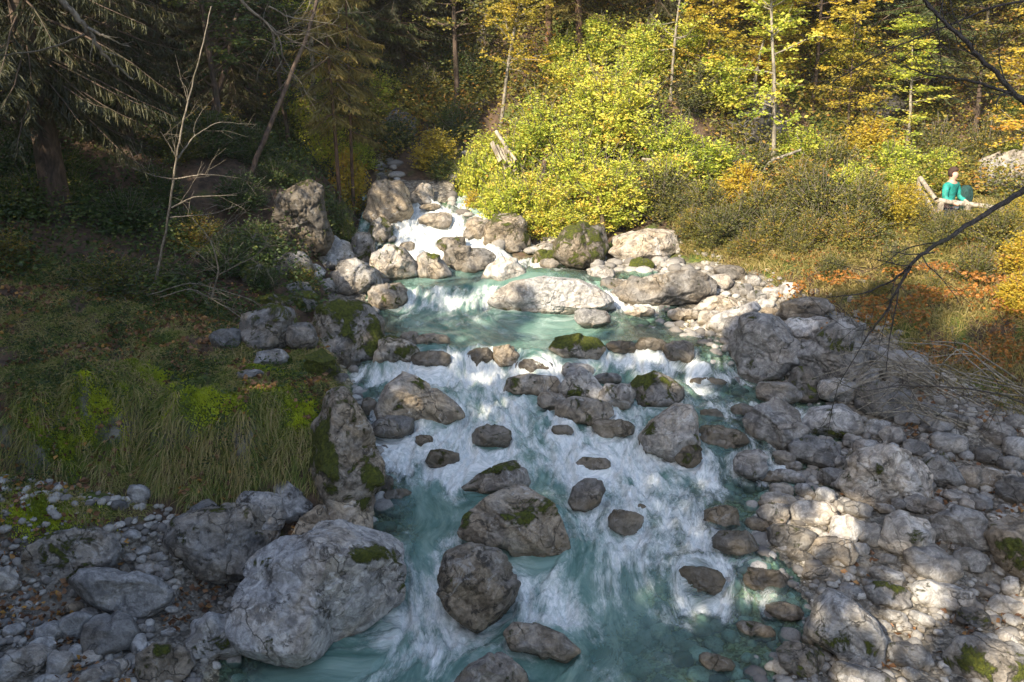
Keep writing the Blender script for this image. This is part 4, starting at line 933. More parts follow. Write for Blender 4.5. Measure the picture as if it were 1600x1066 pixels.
def crown(rs, H, Rr, nb, ntw, nl, lsize, lo=.15, jag=.35, spread=.16):
    """branches from the foot, twigs off the branches, leaves on the twigs -> stems, leaf points, tint"""
    stems, LP, tint = [], [], []
    for b in range(nb):
        az = rs.uniform(0, 2*np.pi); el = rs.uniform(0, 1)**.8
        rad = Rr*(1-el**2.2)**.5*rs.uniform(.55, 1.0)
        top = np.array([math.cos(az)*rad, math.sin(az)*rad, H*(lo+(1-lo)*el)*rs.uniform(1-jag*.5, 1.0)])
        f = rs.normal(size=3)*.05*Rr; f[2] = abs(f[2])
        c = f+(top-f)*np.array([.35, .35, .62])
        t = np.linspace(0, 1, 7)[:, None]
        pth = (1-t)**2*f+2*t*(1-t)*c+t*t*top+rs.normal(size=(7, 3))*.02*Rr*t
        stems.append((pth, np.linspace(.020, .005, 7)*(.6+.4*H/2)))
        bt = rs.beta(2, 2)
        for k in range(ntw):
            u = rs.uniform(.42, 1.0); q = pth[int(u*6)]
            d = rs.normal(size=3); d[2] = d[2]*.4+.1
            d /= np.linalg.norm(d); L = rs.uniform(.12, .36)*(Rr**.5)
            lp = q+d*L*rs.uniform(0, 1, nl)[:, None]+rs.normal(size=(nl, 3))*spread*.35
            LP.append(lp); tint.append(np.clip(bt*.6+rs.uniform(0, .4)+rs.normal(size=nl)*.10, 0, 1))
    return stems, np.concatenate(LP), np.concatenate(tint)
def shrub_proto(seed, H, Rr, nb, ntw, nl, lsize, mat, bark=None, **kw):
    rs = np.random.RandomState(seed)
    st, P, ti = crown(rs, H, Rr, nb, ntw, nl, lsize, **kw)
    V, F = leaves(P, lsize, rs)
    me = mesh_np('foliage', V, F, mat, {'tint': np.repeat(ti, 4)}, smooth=False)
    V2, F2 = tubes(st, 4)
    return (mesh_np('branches', V2, F2, bark or TWIG), me, H, Rr)
def tree_proto(seed, H, Rr, lo, nb, ntw, nl, lsize, mat, bark, r0, lean=0.0):
    """single-stem broadleaf tree: trunk, limbs, layered leaves"""
    rs = np.random.RandomState(seed)
    tr = wander(rs, (0, 0, -.3), (lean, 0, 1), H*1.0, 12, .10)
    paths = [(tr, np.linspace(r0, r0*.18, 13))]
    LP, tint = [], []
    for b in range(nb):
        u = rs.uniform(lo, 1.0); q = tr[0]+(tr[-1]-tr[0])*0; q = np.array([np.interp(u*12, range(13), tr[:, i]) for i in range(3)])
        az = rs.uniform(0, 2*np.pi); L = Rr*(1.15-u*.75)*rs.uniform(.6, 1.1)
        d = np.array([math.cos(az), math.sin(az), rs.uniform(.05, .55)])
        pth = wander(rs, q, d, L, 7, .35, .1)
        paths.append((pth, np.linspace(r0*.28*(1.1-u)+.006, .004, 8)))
        bt = rs.beta(2, 2)
        for k in range(ntw):
            v = rs.uniform(.25, 1.0); qq = pth[int(v*7)]
            dd = rs.normal(size=3); dd[2] *= .3; dd /= np.linalg.norm(dd); Lt = rs.uniform(.15, .45)
            LP.append(qq+dd*Lt*rs.uniform(0, 1, nl)[:, None]+rs.normal(size=(nl, 3))*[.06, .06, .03])
            tint.append(np.clip(bt*.6+rs.uniform(0, .4)+rs.normal(size=nl)*.1, 0, 1))
    P = np.concatenate(LP); V, F = leaves(P, lsize, rs, flat=.2)
    V2, F2 = tubes(paths, 6)
    return (mesh_np('trunk', V2, F2, bark), mesh_np('crown', V, F, mat, {'tint': np.repeat(np.concatenate(tint), 4)}, smooth=False), H, Rr)
def spruce_proto(seed, H, Rr, lo, dens, mat, bark, r0, hang=.5, gap=.36, nbr=7, tw=.10, width=.045):
    rs = np.random.RandomState(seed)
    tr = wander(rs, (0, 0, -.4), (0, 0, 1), H+.4, 14, .03)
    trunk = [(tr, r0*(1-np.linspace(0, 1, 15)*.93))]
    A, Dv, Ln, tint = [], [], [], []
    z = H*lo; tipp = np.array([0, 0, 0.])
    while z < H*.985:
        u = z/H; q = np.array([np.interp((z+.4)/(H+.4)*14, range(15), tr[:, i]) for i in range(3)])
        Rz = Rr*min(1.0, (1-u)*1.45+.06)*(.75+.25*min(1, (u-lo+.05)*5))
        for b in range(max(3, int(nbr*(1 if u < .8 else .7)))):
            if rs.rand() > dens: continue
            az = rs.uniform(0, 2*np.pi); L = Rz*rs.uniform(.6, 1.12)
            d = np.array([math.cos(az), math.sin(az), -.15-.25*(1-u)+.5*max(0, u-.75)*3])
            pth = wander(rs, q, d, L, 6, .15, -.25*hang)
            pth[-2:, 2] += np.array([.02, .05])*L
            trunk.append((pth, np.linspace(.006+.006*L, .002, 7)))
            n = int(L/tw)+2
            t = np.sort(rs.uniform(.12, 1, n*2))
            pos = np.stack([np.interp(t*6, range(7), pth[:, i]) for i in range(3)], 1)
            side = np.array([-d[1], d[0], 0]); sg = rs.choice([-1, 1], n*2)
            dd = side[None, :]*sg[:, None]*rs.uniform(.5, 1, n*2)[:, None]+d[None, :]*.55
            dd[:, 2] -= hang*rs.uniform(.4, 1.5, n*2)
            dd /= np.linalg.norm(dd, axis=1)[:, None]
            A.append(pos); Dv.append(dd); Ln.append((.13+.34*(1-t)*min(1, L))*rs.uniform(.6, 1.3, n*2))
            tint.append(np.clip(rs.beta(2, 2)*.7+rs.normal(size=n*2)*.15+.1, 0, 1))
        z += gap*rs.uniform(.7, 1.3)*(1 if u < .7 else .75)
    A = np.concatenate(A); Dv = np.concatenate(Dv); Ln = np.concatenate(Ln)[:, None]; tint = np.concatenate(tint)
    def blades(A, Dv, Ln, wd):
        n = len(A); s = np.cross(Dv, rs.normal(size=(n, 3))); s /= np.linalg.norm(s, axis=1)[:, None]
        mid = A+Dv*Ln*.45
        return np.stack([A, mid+s*wd*.5, A+Dv*Ln+[0, 0, -.02], mid-s*wd*.5], 1).reshape(-1, 3)
    V = [blades(A, Dv, Ln, width)]
    # short side needles twigs
    for k in range(2):
        t = rs.uniform(.15, .9, len(A))[:, None]
        d2 = Dv+rs.normal(size=Dv.shape)*.75; d2 /= np.linalg.norm(d2, axis=1)[:, None]
        V.append(blades(A+Dv*Ln*t, d2, Ln*.42, width*.8))
    V = np.concatenate(V); F = np.arange(len(V)).reshape(-1, 4)
    V2, F2 = tubes(trunk, 6)
    return (mesh_np('trunk', V2, F2, bark), mesh_np('crown', V, F, mat, {'tint': np.repeat(np.tile(tint, 3), 4)}, smooth=False), H, Rr)

rsv = np.random.RandomState(11)
def plant(kind, proto, x, y, label, cat, group=None, h=None, w=None, rz=None, parts=('trunk', 'crown'), lean=(0, 0), dz=-.05):
    a, b, H, Rr = proto
    z = T(x, y)+dz
    o = bpy.data.objects.new(kind, None); COL.objects.link(o); o.empty_display_size = .2
    o.location = (x, y, z)
    sz = (h/H) if h else 1.0; sx = (w/2/Rr) if w else sz
    o.scale = (sx, sx, sz)
    o.rotation_euler = (lean[0], lean[1], rsv.uniform(0, 6.28) if rz is None else rz)
    tag(o, label, cat, group)
    link(parts[0], a, o); link(parts[1], b, o)
    return o
def at_px(px, Y, row=300):
    p = on_dist(px, row, Y); return float(p[0])
def shrub(px, top, Y, wpx, proto, label, group=None, cat='shrub', kind='shrub', hmin=.5, ratio=.72):
    x = 0.0; z = 2.0
    p = on_dist(px, top, Y); x = float(p[0]); zg = T(x, Y)
    x = float((px-800)/FPX*depth_of((x, Y, (p[2]+zg)/2)))
    zg = T(x, Y); w = wpx*depth_of((x, Y, p[2]))/FPX
    h = min(max(hmin, p[2]-zg, ratio*w), 1.5*w+.3)
    return plant(kind, proto, x, Y, label, cat, group, h=h, w=w, parts=('branches', 'foliage'))
def tree(px, Y, proto, label, group=None, cat='tree', kind='tree', **kw):
    x = at_px(px, Y); zg = T(x, Y)
    x = float((px-800)/FPX*depth_of((x, Y, zg+1)))
    return plant(kind, proto, x, Y, label, cat, group, **kw)

# ---- prototypes
yg_big = [shrub_proto(21+i, 3.4, 2.1, 150, 10, 9, .10, YG, jag=.7) for i in range(2)]
yg_mid = [shrub_proto(31+i, 2.0, 1.2, 75, 10, 8, .085, YG) for i in range(2)]
gold_mid = [shrub_proto(41, 2.2, 1.2, 80, 10, 8, .10, GOLD)]
green_mid = [shrub_proto(51+i, 1.8, 1.1, 70, 10, 7, .075, GREEN) for i in range(2)]
olive_mid = [shrub_proto(61+i, 2.0, 1.2, 75, 9, 7, .075, OLIVE) for i in range(2)]
gold_tree = tree_proto(71, 8.0, 2.2, .3, 60, 10, 9, .11, GOLD, BARK_P, .08)
yg_tree = tree_proto(72, 8.0, 2.0, .25, 60, 10, 9, .10, YG, BARK_P, .075)
olive_tree = tree_proto(73, 9.0, 2.4, .25, 60, 11, 9, .10, OLIVE, BARK, .10)
green_tree = tree_proto(74, 9.0, 2.4, .2, 60, 11, 9, .10, GREEN, BARK, .10)
orange_tree = tree_proto(75, 6.0, 2.2, .3, 42, 10, 9, .11, GOLD, BARK, .06)
sp_dark = [spruce_proto(81+i, 17.0, 2.9, .10, .95, NEEDLE, BARK, .21, hang=1.1, tw=.055, width=.022, gap=.32) for i in range(2)]
sp_mid = [spruce_proto(91, 13.0, 2.1, .08, .9, NEEDLE_L, BARK_R, .12, hang=.6, tw=.06, width=.026)]
sp_dry = spruce_proto(95, 11.0, 1.6, .22, .75, NEEDLE_Y, BARK_R, .10, hang=.35, tw=.06, width=.024)
sp_thin = spruce_proto(97, 9.0, 1.15, .22, .8, NEEDLE_Y, BARK_R, .055, hang=.5, tw=.05, width=.022)  # yellow needle colour stands in for sunlight on the slender pair
sp_shade = spruce_proto(99, 17.0, 3.2, .05, .9, NEEDLE, BARK, .24, hang=.5, gap=.5, nbr=8, tw=.20, width=.20)

# ---- unseen forest added beside and behind the viewpoint, heights set to shade the stream
def edge_w(u):
    return np.interp(u, [-22, -16, -13.5, -12, -10, -8.3, -6.7, -5.0, -3.9, -3.3, -3.0, 4], [-13.6, -13.8, -13.2, -12.8, -13.1, -14.1, -14.5, -14.6, -13.5, -9.9, -9.6, -9.4])
for i, u in enumerate(np.arange(-22.5, 4.6, 1.15)):
    w0 = 5.0+1.8*(i % 2) if u < -4.5 else 8.0+1.2*(i % 2)
    X = .8*u-.6*w0; Y = -.6*u-.8*w0
    we = float(edge_w(u)); h = (w0-we)*math.tan(SUN_EL)+1.3-T(X, Y)+(rsv.uniform(-.2, 1.2) if u < -4 else -.45)
    plant('spruce_tree', sp_shade, X, Y, 'tall unseen spruce added beside the viewpoint to shade the stream', 'tree', 'unseen shade spruces beside the viewpoint', h=h, w=6.2)

for i, u in enumerate(np.arange(-18.5, -3.5, 1.25)):
    w0 = 8.6; X = .8*u-.6*w0; Y = -.6*u-.8*w0  # second unseen row, added to close gaps in the shade
    plant('spruce_tree', sp_shade, X, Y, 'tall unseen spruce added in a second row beside the viewpoint to thicken the shade', 'tree', 'second row of unseen shade spruces beside the viewpoint', h=(w0-float(edge_w(u)))*math.tan(SUN_EL)-.6-T(X, Y), w=6.2)
shade_pine_hi = tree_proto(77, 18.6, 2.6, .852, 70, 18, 8, .44, NEEDLE_L, BARK_R, .17)  # unseen high crowns added to shade the stones beyond the lit strip
for k, u in enumerate(np.arange(-4.1, 0.4, .85)):
    w0 = 9.5+1.0*(k % 2); X = .8*u-.6*w0; Y = -.6*u-.8*w0
    plant('shade_pine_tree', shade_pine_hi, X, Y, 'tall unseen high crowned pine added beside the viewpoint to shade the right bank', 'tree', 'unseen shade pines beside the viewpoint', h=19.6-T(X, Y), w=5.4)

# ---- left forest in the photo
sp_near = spruce_proto(83, 10.0, 2.7, .21, .95, NEEDLE, BARK, .26, hang=1.25, tw=.05, width=.022, gap=.28)
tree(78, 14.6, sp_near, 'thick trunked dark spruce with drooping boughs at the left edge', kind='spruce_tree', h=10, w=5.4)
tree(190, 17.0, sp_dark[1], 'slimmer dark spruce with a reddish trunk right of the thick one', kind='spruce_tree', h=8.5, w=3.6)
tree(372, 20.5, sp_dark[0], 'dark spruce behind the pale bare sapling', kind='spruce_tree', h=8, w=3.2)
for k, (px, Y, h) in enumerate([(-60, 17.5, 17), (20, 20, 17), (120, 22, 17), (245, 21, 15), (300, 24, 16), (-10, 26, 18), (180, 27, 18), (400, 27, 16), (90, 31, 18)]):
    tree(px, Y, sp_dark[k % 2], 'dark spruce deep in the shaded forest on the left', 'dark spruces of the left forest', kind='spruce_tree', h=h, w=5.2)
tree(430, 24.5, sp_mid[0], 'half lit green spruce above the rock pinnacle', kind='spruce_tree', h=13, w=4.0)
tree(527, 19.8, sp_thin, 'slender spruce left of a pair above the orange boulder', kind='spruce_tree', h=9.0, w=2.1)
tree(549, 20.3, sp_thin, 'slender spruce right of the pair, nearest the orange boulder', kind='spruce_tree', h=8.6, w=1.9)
tree(490, 22.5, yg_tree, 'yellow green tree lit from above behind the slender spruces', h=8.5, w=3.6)
tree(340, 18.8, green_tree, 'small green broadleaf tree in the shade behind the bare sapling', h=7, w=3.6)
tree(450, 20.2, green_tree, 'green broadleaf tree leaning over the rock pinnacle', h=6, w=3.0)
# ---- gorge backdrop
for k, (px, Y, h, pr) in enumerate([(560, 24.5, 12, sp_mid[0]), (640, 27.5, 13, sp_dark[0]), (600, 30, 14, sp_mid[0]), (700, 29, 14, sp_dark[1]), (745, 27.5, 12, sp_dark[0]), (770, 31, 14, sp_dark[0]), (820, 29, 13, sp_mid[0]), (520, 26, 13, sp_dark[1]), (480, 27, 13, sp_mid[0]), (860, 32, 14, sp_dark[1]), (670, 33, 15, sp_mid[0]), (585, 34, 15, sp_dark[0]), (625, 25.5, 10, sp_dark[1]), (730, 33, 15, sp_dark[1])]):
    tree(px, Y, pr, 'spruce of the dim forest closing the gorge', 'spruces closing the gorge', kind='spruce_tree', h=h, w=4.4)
tree(712, 24.2, olive_tree, 'tall leafy tree with a dark straight trunk in the gorge mouth', h=8.5, w=3.8)
tree(605, 26, yg_tree, 'pale yellow tree at the back of the gorge', h=6, w=3.4)
tree(660, 26.5, olive_tree, 'olive tree in the shadow of the gorge', h=6, w=3.6)
tree(782, 22.9, gold_tree, 'orange yellow tree with bare twigs above the gorge mouth', h=5.4, w=2.9, lean=(0, -.15))
tree(800, 25.8, sp_mid[0], 'blue green spruce behind the orange yellow tree', kind='spruce_tree', h=9, w=3.4)
shrub(682, 188, 21.6, 100, gold_mid[0], 'golden bush hanging over the far rapids')
shrub(712, 150, 23.2, 110, green_mid[0], 'dark green bush behind the golden one')
shrub(738, 215, 21.0, 76, yg_mid[0], 'yellow bush between the golden one and the big mass')
for k, (px, top, Y, w) in enumerate([(620, 205, 22.6, 90), (660, 130, 24.6, 110), (600, 120, 25, 120), (700, 90, 26, 130), (560, 150, 23.8, 110), (640, 60, 28, 150), (745, 110, 25, 110)]):
    shrub(px, top, Y, w, (green_mid[0], olive_mid[0], green_mid[1])[k % 3], 'shaded bush on the floor of the gorge', 'bushes in the gorge')
# ---- right hillside trees
tree(905, 23.6, sp_dry, 'dry tan spruce with a bare straight trunk on the slope', kind='spruce_tree', h=8, w=3.6)
tree(858, 24.6, sp_dry, 'tan spruce with short boughs left of the bare straight one', kind='spruce_tree', h=8, w=3.4)
tree(985, 25.0, sp_dry, 'tan spruce above the brown rock hollow', kind='spruce_tree', h=8, w=3.4)
tree(1030, 24.2, sp_dark[1], 'dark spruce high on the right slope', kind='spruce_tree', h=9, w=3.6)
tree(1212, 21.6, yg_tree, 'tall pale stemmed tree with layered orange and green leaves', h=7.4, w=3.2, lean=(0, -.06))
tree(1052, 22.6, yg_tree, 'thin yellow green tree rising behind the bush mass', h=5.4, w=2.2)
tree(1140, 24.2, orange_tree, 'orange leaved young beech on the right slope', h=5.2, w=3.6)
tree(1275, 23.6, orange_tree, 'golden beech spreading flat layers below the dark hollow', h=5.4, w=4.6)
tree(1340, 24.4, green_tree, 'dark green tree at the top right of the slope', h=6.5, w=4.4)
tree(1450, 24.0, sp_mid[0], 'bright green spruce at the upper right', kind='spruce_tree', h=7, w=4.2)
tree(1530, 23.4, olive_tree, 'olive and yellow tree above the walkway', h=5.6, w=3.6)
tree(1600, 21.6, gold_tree, 'golden tree at the right edge above the walkway', h=5.0, w=3.2)
for k, (px, Y, h, pr) in enumerate([(1080, 26.5, 10, sp_dark[0]), (1180, 26.5, 10, sp_dark[1]), (1260, 27, 11, sp_dark[0]), (1380, 26, 9, sp_dark[1]), (1480, 27, 10, sp_dark[0]), (1570, 26, 10, sp_mid[0]), (1650, 25, 10, sp_dark[1]), (930, 27.5, 11, sp_mid[0]), (1230, 30, 12, sp_mid[0]), (1000, 29, 12, sp_dark[0]), (1310, 25.4, 8, sp_dark[1]), (1420, 29, 11, sp_dark[0]), (880, 30, 12, sp_dark[0]), (1130, 30, 12, sp_dark[0])]):
    tree(px, Y, pr, 'dark spruce on the upper part of the right slope', 'spruces on the upper right slope', kind='spruce_tree', h=h, w=4.4)
for k, (px, Y, h) in enumerate([(1130, 25.2, 4.4), (1330, 23, 3.6), (1420, 22.8, 3.6), (1230, 25.0, 4.2), (1500, 25, 4.4), (950, 26, 4.5), (1400, 26, 4.6), (1100, 22.8, 3.6), (1180, 23.2, 3.8)]):
    tree(px, Y, (olive_tree, orange_tree, yg_tree)[k % 3], 'leafy young tree among others on the right slope', 'young trees on the right slope', h=h, w=3.0)
# ---- sunlit bush mass
for px, top, Y, w, pr, lab in [
    (850, 115, 21.6, 210, yg_big[0], 'tallest bright yellow green bush at the heart of the sunny mass'),
    (955, 110, 21.8, 240, yg_big[1], 'broad bright yellow green bush right of the tallest one'),
    (905, 180, 20.6, 250, yg_big[0], 'spreading yellow green bush in front of the tallest one'),
    (795, 185, 20.8, 150, yg_mid[1], 'round yellow bush at the left end of the sunny mass'),
    (840, 240, 19.7, 170, yg_big[1], 'drooping yellow bush on the leaning trunk by the rapids'),
    (955, 250, 19.9, 210, yg_big[0], 'low leafy bush above the large rounded tan rock'),
    (1045, 150, 21.2, 190, yg_big[1], 'grey green lit bush at the right of the sunny mass'),
    (1110, 200, 20.8, 170, yg_mid[0], 'loose green bush under the pale stemmed tree'),
    (768, 270, 20.0, 100, yg_mid[1], 'ragged yellow bush over the mossy blocks'),
    (1030, 270, 19.7, 150, olive_mid[1], 'thin olive bush above the brush')]:
    shrub(px, top, Y, w, pr, lab)
for k, (px, top, Y, w) in enumerate([(1120, 120, 22.8, 160), (1180, 225, 21.0, 140), (1250, 180, 22.0, 150), (1300, 215, 21.2, 150), (1360, 165, 22.6, 140), (1400, 215, 21.4, 140), (1460, 170, 22.4, 140), (1330, 270, 20.2, 120), (1250, 270, 20.0, 130), (1160, 290, 19.8, 120), (1405, 255, 20.6, 100), (1540, 170, 22.6, 130), (1590, 200, 22, 90), (1080, 85, 23.4, 140), (1000, 85, 23.2, 130), (1470, 215, 21.6, 90), (1520, 230, 21.8, 70), (1390, 300, 19.4, 80), (880, 90, 23.6, 130), (1200, 130, 23.8, 140), (1300, 120, 24.4, 140), (1450, 100, 24.8, 150)]):
    shrub(px, top, Y, w, (yg_mid[0], olive_mid[0], yg_mid[1], olive_mid[1], gold_mid[0])[k % 5] if px > 1100 else yg_mid[k % 2], 'yellowing bush among the thicket of the right slope', 'thicket of the right slope')
for k, (px, top, Y, w) in enumerate([(1100, 340, 18.9, 120), (1180, 345, 18.6, 130), (1250, 345, 18.6, 120), (1060, 330, 19.3, 100), (1300, 345, 18.6, 110), (1370, 330, 18.7, 90), (1210, 385, 17.5, 110), (1120, 385, 17.9, 110), (1170, 395, 17.2, 90), (1080, 375, 18.4, 90), (1240, 405, 16.9, 80), (1150, 350, 18.2, 100)]):
    shrub(px, top, Y, w, olive_mid[k % 2], 'shaded brown green brush at the foot of the right slope', 'brush at the slope foot', hmin=.4)
shrub(800, 258, 19.5, 120, yg_mid[0], 'yellow bush in front of the white slatted stair')
shrub(1045, 262, 19.8, 130, olive_mid[0], 'leafy bush in front of the short horizontal rail')
shrub(878, 300, 19.4, 110, yg_mid[1], 'yellow bush in front of the half hidden lower rail')
shrub(1478, 318, 17.6, 60, olive_mid[0], 'small orange brown bush below the left end of the handrail', ratio=.5, hmin=.3)
shrub(1530, 345, 17.2, 60, gold_mid[0], 'small orange bush in front of the railing boards', ratio=.5, hmin=.3)
for k, (px, top, Y, w) in enumerate([(505, 150, 21.4, 120), (545, 215, 20.6, 90), (590, 110, 24.2, 120), (460, 130, 22, 110), (520, 90, 24, 130)]):
    shrub(px, top, Y, w, (yg_mid[0], gold_mid[0], yg_mid[1])[k % 3], 'yellow bush on the left slope above the far rapids', 'yellow bushes on the left slope')
for k, (px, top, Y, w) in enumerate([(935, 55, 23.8, 130), (1085, 140, 22.6, 120), (1000, 120, 22.8, 120), (1110, 90, 24.2, 120), (900, 110, 22.9, 120)]):
    shrub(px, top, Y, w, (yg_mid[0], olive_mid[0])[k % 2], 'leafy bush on the slope above the sunny mass', 'bushes above the sunny mass')
shrub(690, 250, 21.3, 70, green_mid[0], 'small dark bush under the golden bush above the far rapids', hmin=.4)
for k, (px, top, Y, w) in enumerate([(745, 215, 21.0, 100), (765, 190, 21.8, 110), (738, 285, 20.2, 70), (770, 300, 19.7, 80), (715, 235, 21.6, 80)]):
    shrub(px, top, Y, w, (yg_mid[0], yg_mid[1], gold_mid[0])[k % 3], 'yellow bush at the left flank of the sunny mass above the far rapids', 'bushes at the left flank of the sunny mass')
for k, (px, top, Y, w) in enumerate([(1285, 330, 18.0, 150), (1345, 335, 17.6, 140), (1400, 330, 17.9, 110), (1330, 375, 16.9, 110), (1260, 385, 17.2, 100), (1560, 365, 16.4, 120), (1600, 400, 15.2, 120), (1470, 365, 16.6, 90), (1400, 400, 15.9, 90), (1520, 420, 15.2, 100), (1590, 480, 13.9, 100), (1440, 325, 17.6, 80), (1505, 352, 17.0, 80), (1300, 420, 16.0, 70), (1590, 335, 17.8, 80), (1455, 440, 14.8, 70), (1545, 335, 17.3, 70), (1375, 455, 14.9, 60), (1420, 300, 18.6, 90), (1350, 300, 19.0, 110)]):
    shrub(px, top, Y, w, (olive_mid[0], olive_mid[1], gold_mid[0], olive_mid[0])[k % 4], 'low autumn brush on the grassy bank under the walkway', 'brush on the grassy bank', hmin=.3, ratio=.8)
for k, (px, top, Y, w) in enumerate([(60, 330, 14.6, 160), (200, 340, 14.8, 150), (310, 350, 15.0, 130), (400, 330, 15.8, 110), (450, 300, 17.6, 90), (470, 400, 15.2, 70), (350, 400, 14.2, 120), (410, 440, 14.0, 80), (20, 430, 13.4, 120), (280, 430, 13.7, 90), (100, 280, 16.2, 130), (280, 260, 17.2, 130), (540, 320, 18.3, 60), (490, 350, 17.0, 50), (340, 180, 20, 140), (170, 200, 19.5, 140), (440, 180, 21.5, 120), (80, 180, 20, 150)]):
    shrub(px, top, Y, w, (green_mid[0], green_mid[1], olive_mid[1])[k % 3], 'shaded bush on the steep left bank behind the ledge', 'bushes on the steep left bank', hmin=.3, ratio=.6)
shrub(470, 262, 17.6, 70, green_mid[0], 'dark bush growing on top of the rock pinnacle', hmin=.3, ratio=.6)
shrub(1045, 258, 20.2, 150, yg_mid[0], 'yellow green bush hiding the posts of the short horizontal rail')
shrub(782, 246, 19.9, 100, yg_mid[1], 'yellow bush at the foot of the white slatted stair')
# rock showing through on the slope
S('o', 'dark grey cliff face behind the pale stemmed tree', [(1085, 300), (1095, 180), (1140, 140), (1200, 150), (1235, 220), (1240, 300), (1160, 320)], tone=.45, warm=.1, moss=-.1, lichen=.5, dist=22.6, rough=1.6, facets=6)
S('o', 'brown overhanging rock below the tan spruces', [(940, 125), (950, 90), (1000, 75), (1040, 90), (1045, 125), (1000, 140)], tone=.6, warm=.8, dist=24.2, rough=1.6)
S('o', 'rock coloured black as a shaded hollow in the middle of the right slope', [(1320, 230), (1330, 160), (1370, 140), (1410, 160), (1415, 220), (1370, 245)], tone=.25, warm=.3, dist=23.6, rough=1.6)  # low tone puts the hollow's shade into a solid rock's colour
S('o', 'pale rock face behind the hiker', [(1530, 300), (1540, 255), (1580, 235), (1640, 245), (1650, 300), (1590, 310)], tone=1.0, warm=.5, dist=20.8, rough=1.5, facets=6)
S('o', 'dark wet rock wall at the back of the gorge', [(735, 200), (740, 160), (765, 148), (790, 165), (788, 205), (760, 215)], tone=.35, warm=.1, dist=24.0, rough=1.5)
S('o', 'dark gorge wall left of the golden bush', [(595, 275), (598, 200), (620, 175), (650, 190), (655, 260), (630, 285)], tone=.4, warm=.2, dist=23.2, rough=1.6)
# ---- left undergrowth
shrub(178, 440, 13.3, 215, shrub_proto(55, .8, 1.2, 110, 9, 6, .042, OLIVE, jag=.9), 'dull yellow leaved shrub on the mossy bank at the left', ratio=.36)
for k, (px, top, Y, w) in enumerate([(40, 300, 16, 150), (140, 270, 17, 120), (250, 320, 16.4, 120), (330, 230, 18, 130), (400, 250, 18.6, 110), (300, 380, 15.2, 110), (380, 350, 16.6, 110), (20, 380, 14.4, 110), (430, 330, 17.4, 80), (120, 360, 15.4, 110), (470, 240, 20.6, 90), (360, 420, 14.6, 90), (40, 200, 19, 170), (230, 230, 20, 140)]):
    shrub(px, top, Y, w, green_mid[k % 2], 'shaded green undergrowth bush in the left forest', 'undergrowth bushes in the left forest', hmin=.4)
shrub(530, 300, 18.6, 64, green_mid[1], 'fresh green bush below the slender spruces')
shrub(480, 200, 23.0, 110, yg_mid[0], 'yellow bush glowing behind the left spruces')
shrub(560, 215, 22.0, 90, yg_mid[1], 'yellow green bush above the orange boulder')
shrub(435, 485, 13.3, 60, shrub_proto(56, .8, .5, 30, 6, 6, .05, YG), 'small yellow shrub by the weathered rock wall', hmin=.3)

# ---- leaning trunks
def leaning(label, pts, r, bark, kind='leaning_trunk', cat='tree trunk', sides=8, group=None):
    W = np.array([on_dist(*p) for p in pts]); W[0, 2] = min(W[0, 2], T(W[0, 0], W[0, 1])-.1) if pts[0][1] > 250 else W[0, 2]
    t = np.linspace(0, len(W)-1, 4*len(W))
    S_ = np.stack([np.interp(t, range(len(W)), W[:, i]) for i in range(3)], 1)
    S_ += fbm(S_*1.3, 2)[:, None]*.04
    V, F = tubes([(S_, np.linspace(r, r*.55, len(S_)))], sides)
    o = link(kind, mesh_np(kind, V, F, bark)); return tag(o, label, cat, group)
leaning('leaning mossy trunk crossing in front of the left forest', [(365, 372, 17.0), (400, 250, 17.3), (440, 150, 17.8), (480, 60, 18.3), (500, -20, 18.6)], .055, BARK)
leaning('thinner dark trunk leaning right beside the dark spruce', [(310, 260, 19), (350, 110, 19.4), (372, 20, 19.8)], .07, BARK)
leaning('dark leaning trunk at the foot of the drooping yellow bush', [(826, 384, 19.3), (832, 345, 19.5), (842, 300, 19.8), (850, 250, 20.3)], .11, BARK)
leaning('crooked stem in front of the mossy pyramid rock', [(945, 402, 18.9), (940, 350, 19.2), (935, 300, 19.6)], .07, BARK_R)
leaning('pale fallen log lying across the right thicket', [(1160, 268, 20.6), (1205, 250, 20.8), (1250, 236, 21.0)], .055, BARK_P, kind='fallen_log', cat='log')
leaning('broken branch standing in the small fall beside the huge boulder', [(682, 1016, 8.35), (672, 998, 8.45), (652, 972, 8.6)], .022, BARK_R, kind='fallen_branch', cat='branch')

# ---- bare sapling
def twiggy(rs, base_paths, depth=2, n=(5, 4), L=(.7, .35), r=.35, grav=0.0, bend=.35, up=.2):
    out = list(base_paths); cur = list(base_paths)
    for dlev in range(depth):
        nxt = []
        for P, R in cur:
            for k in range(n[dlev]):
                u = rs.uniform(.25, .98)*(len(P)-1); i = int(u); q = P[i]; d0 = P[min(i+1, len(P)-1)]-P[max(i-1, 0)]
                d0 = d0/max(np.linalg.norm(d0), 1e-6)
                d = d0+rs.normal(size=3)*.75; d[2] += up
                pp = wander(rs, q, d, L[dlev]*rs.uniform(.5, 1.2), 6, bend, grav)
                nxt.append((pp, np.linspace(max(R[i]*r, .0022), .0016, 7)))
        out += nxt; cur = nxt
    return out
def px_path(pts, r0, r1, n=5):
    W = np.array([on_dist(*p) for p in pts]); t = np.linspace(0, len(W)-1, n*len(W))
    S_ = np.stack([np.interp(t, range(len(W)), W[:, i]) for i in range(3)], 1)
    k = np.array([.25, .5, .25])
    for i in range(3): S_[1:-1, i] = np.convolve(S_[:, i], k, mode='valid')
    S_[1:-1] += np.random.RandomState(len(pts)+int(pts[0][0])).normal(size=(len(S_)-2, 3))*r0*.25
    return (S_, np.linspace(r0, r1, len(S_)))
rt = np.random.RandomState(3)
b0 = px_path([(236, 470, 13.2), (262, 345, 13.3), (277, 235, 13.5), (290, 170, 13.7), (312, 90, 14), (330, 10, 14.4)], .021, .008)
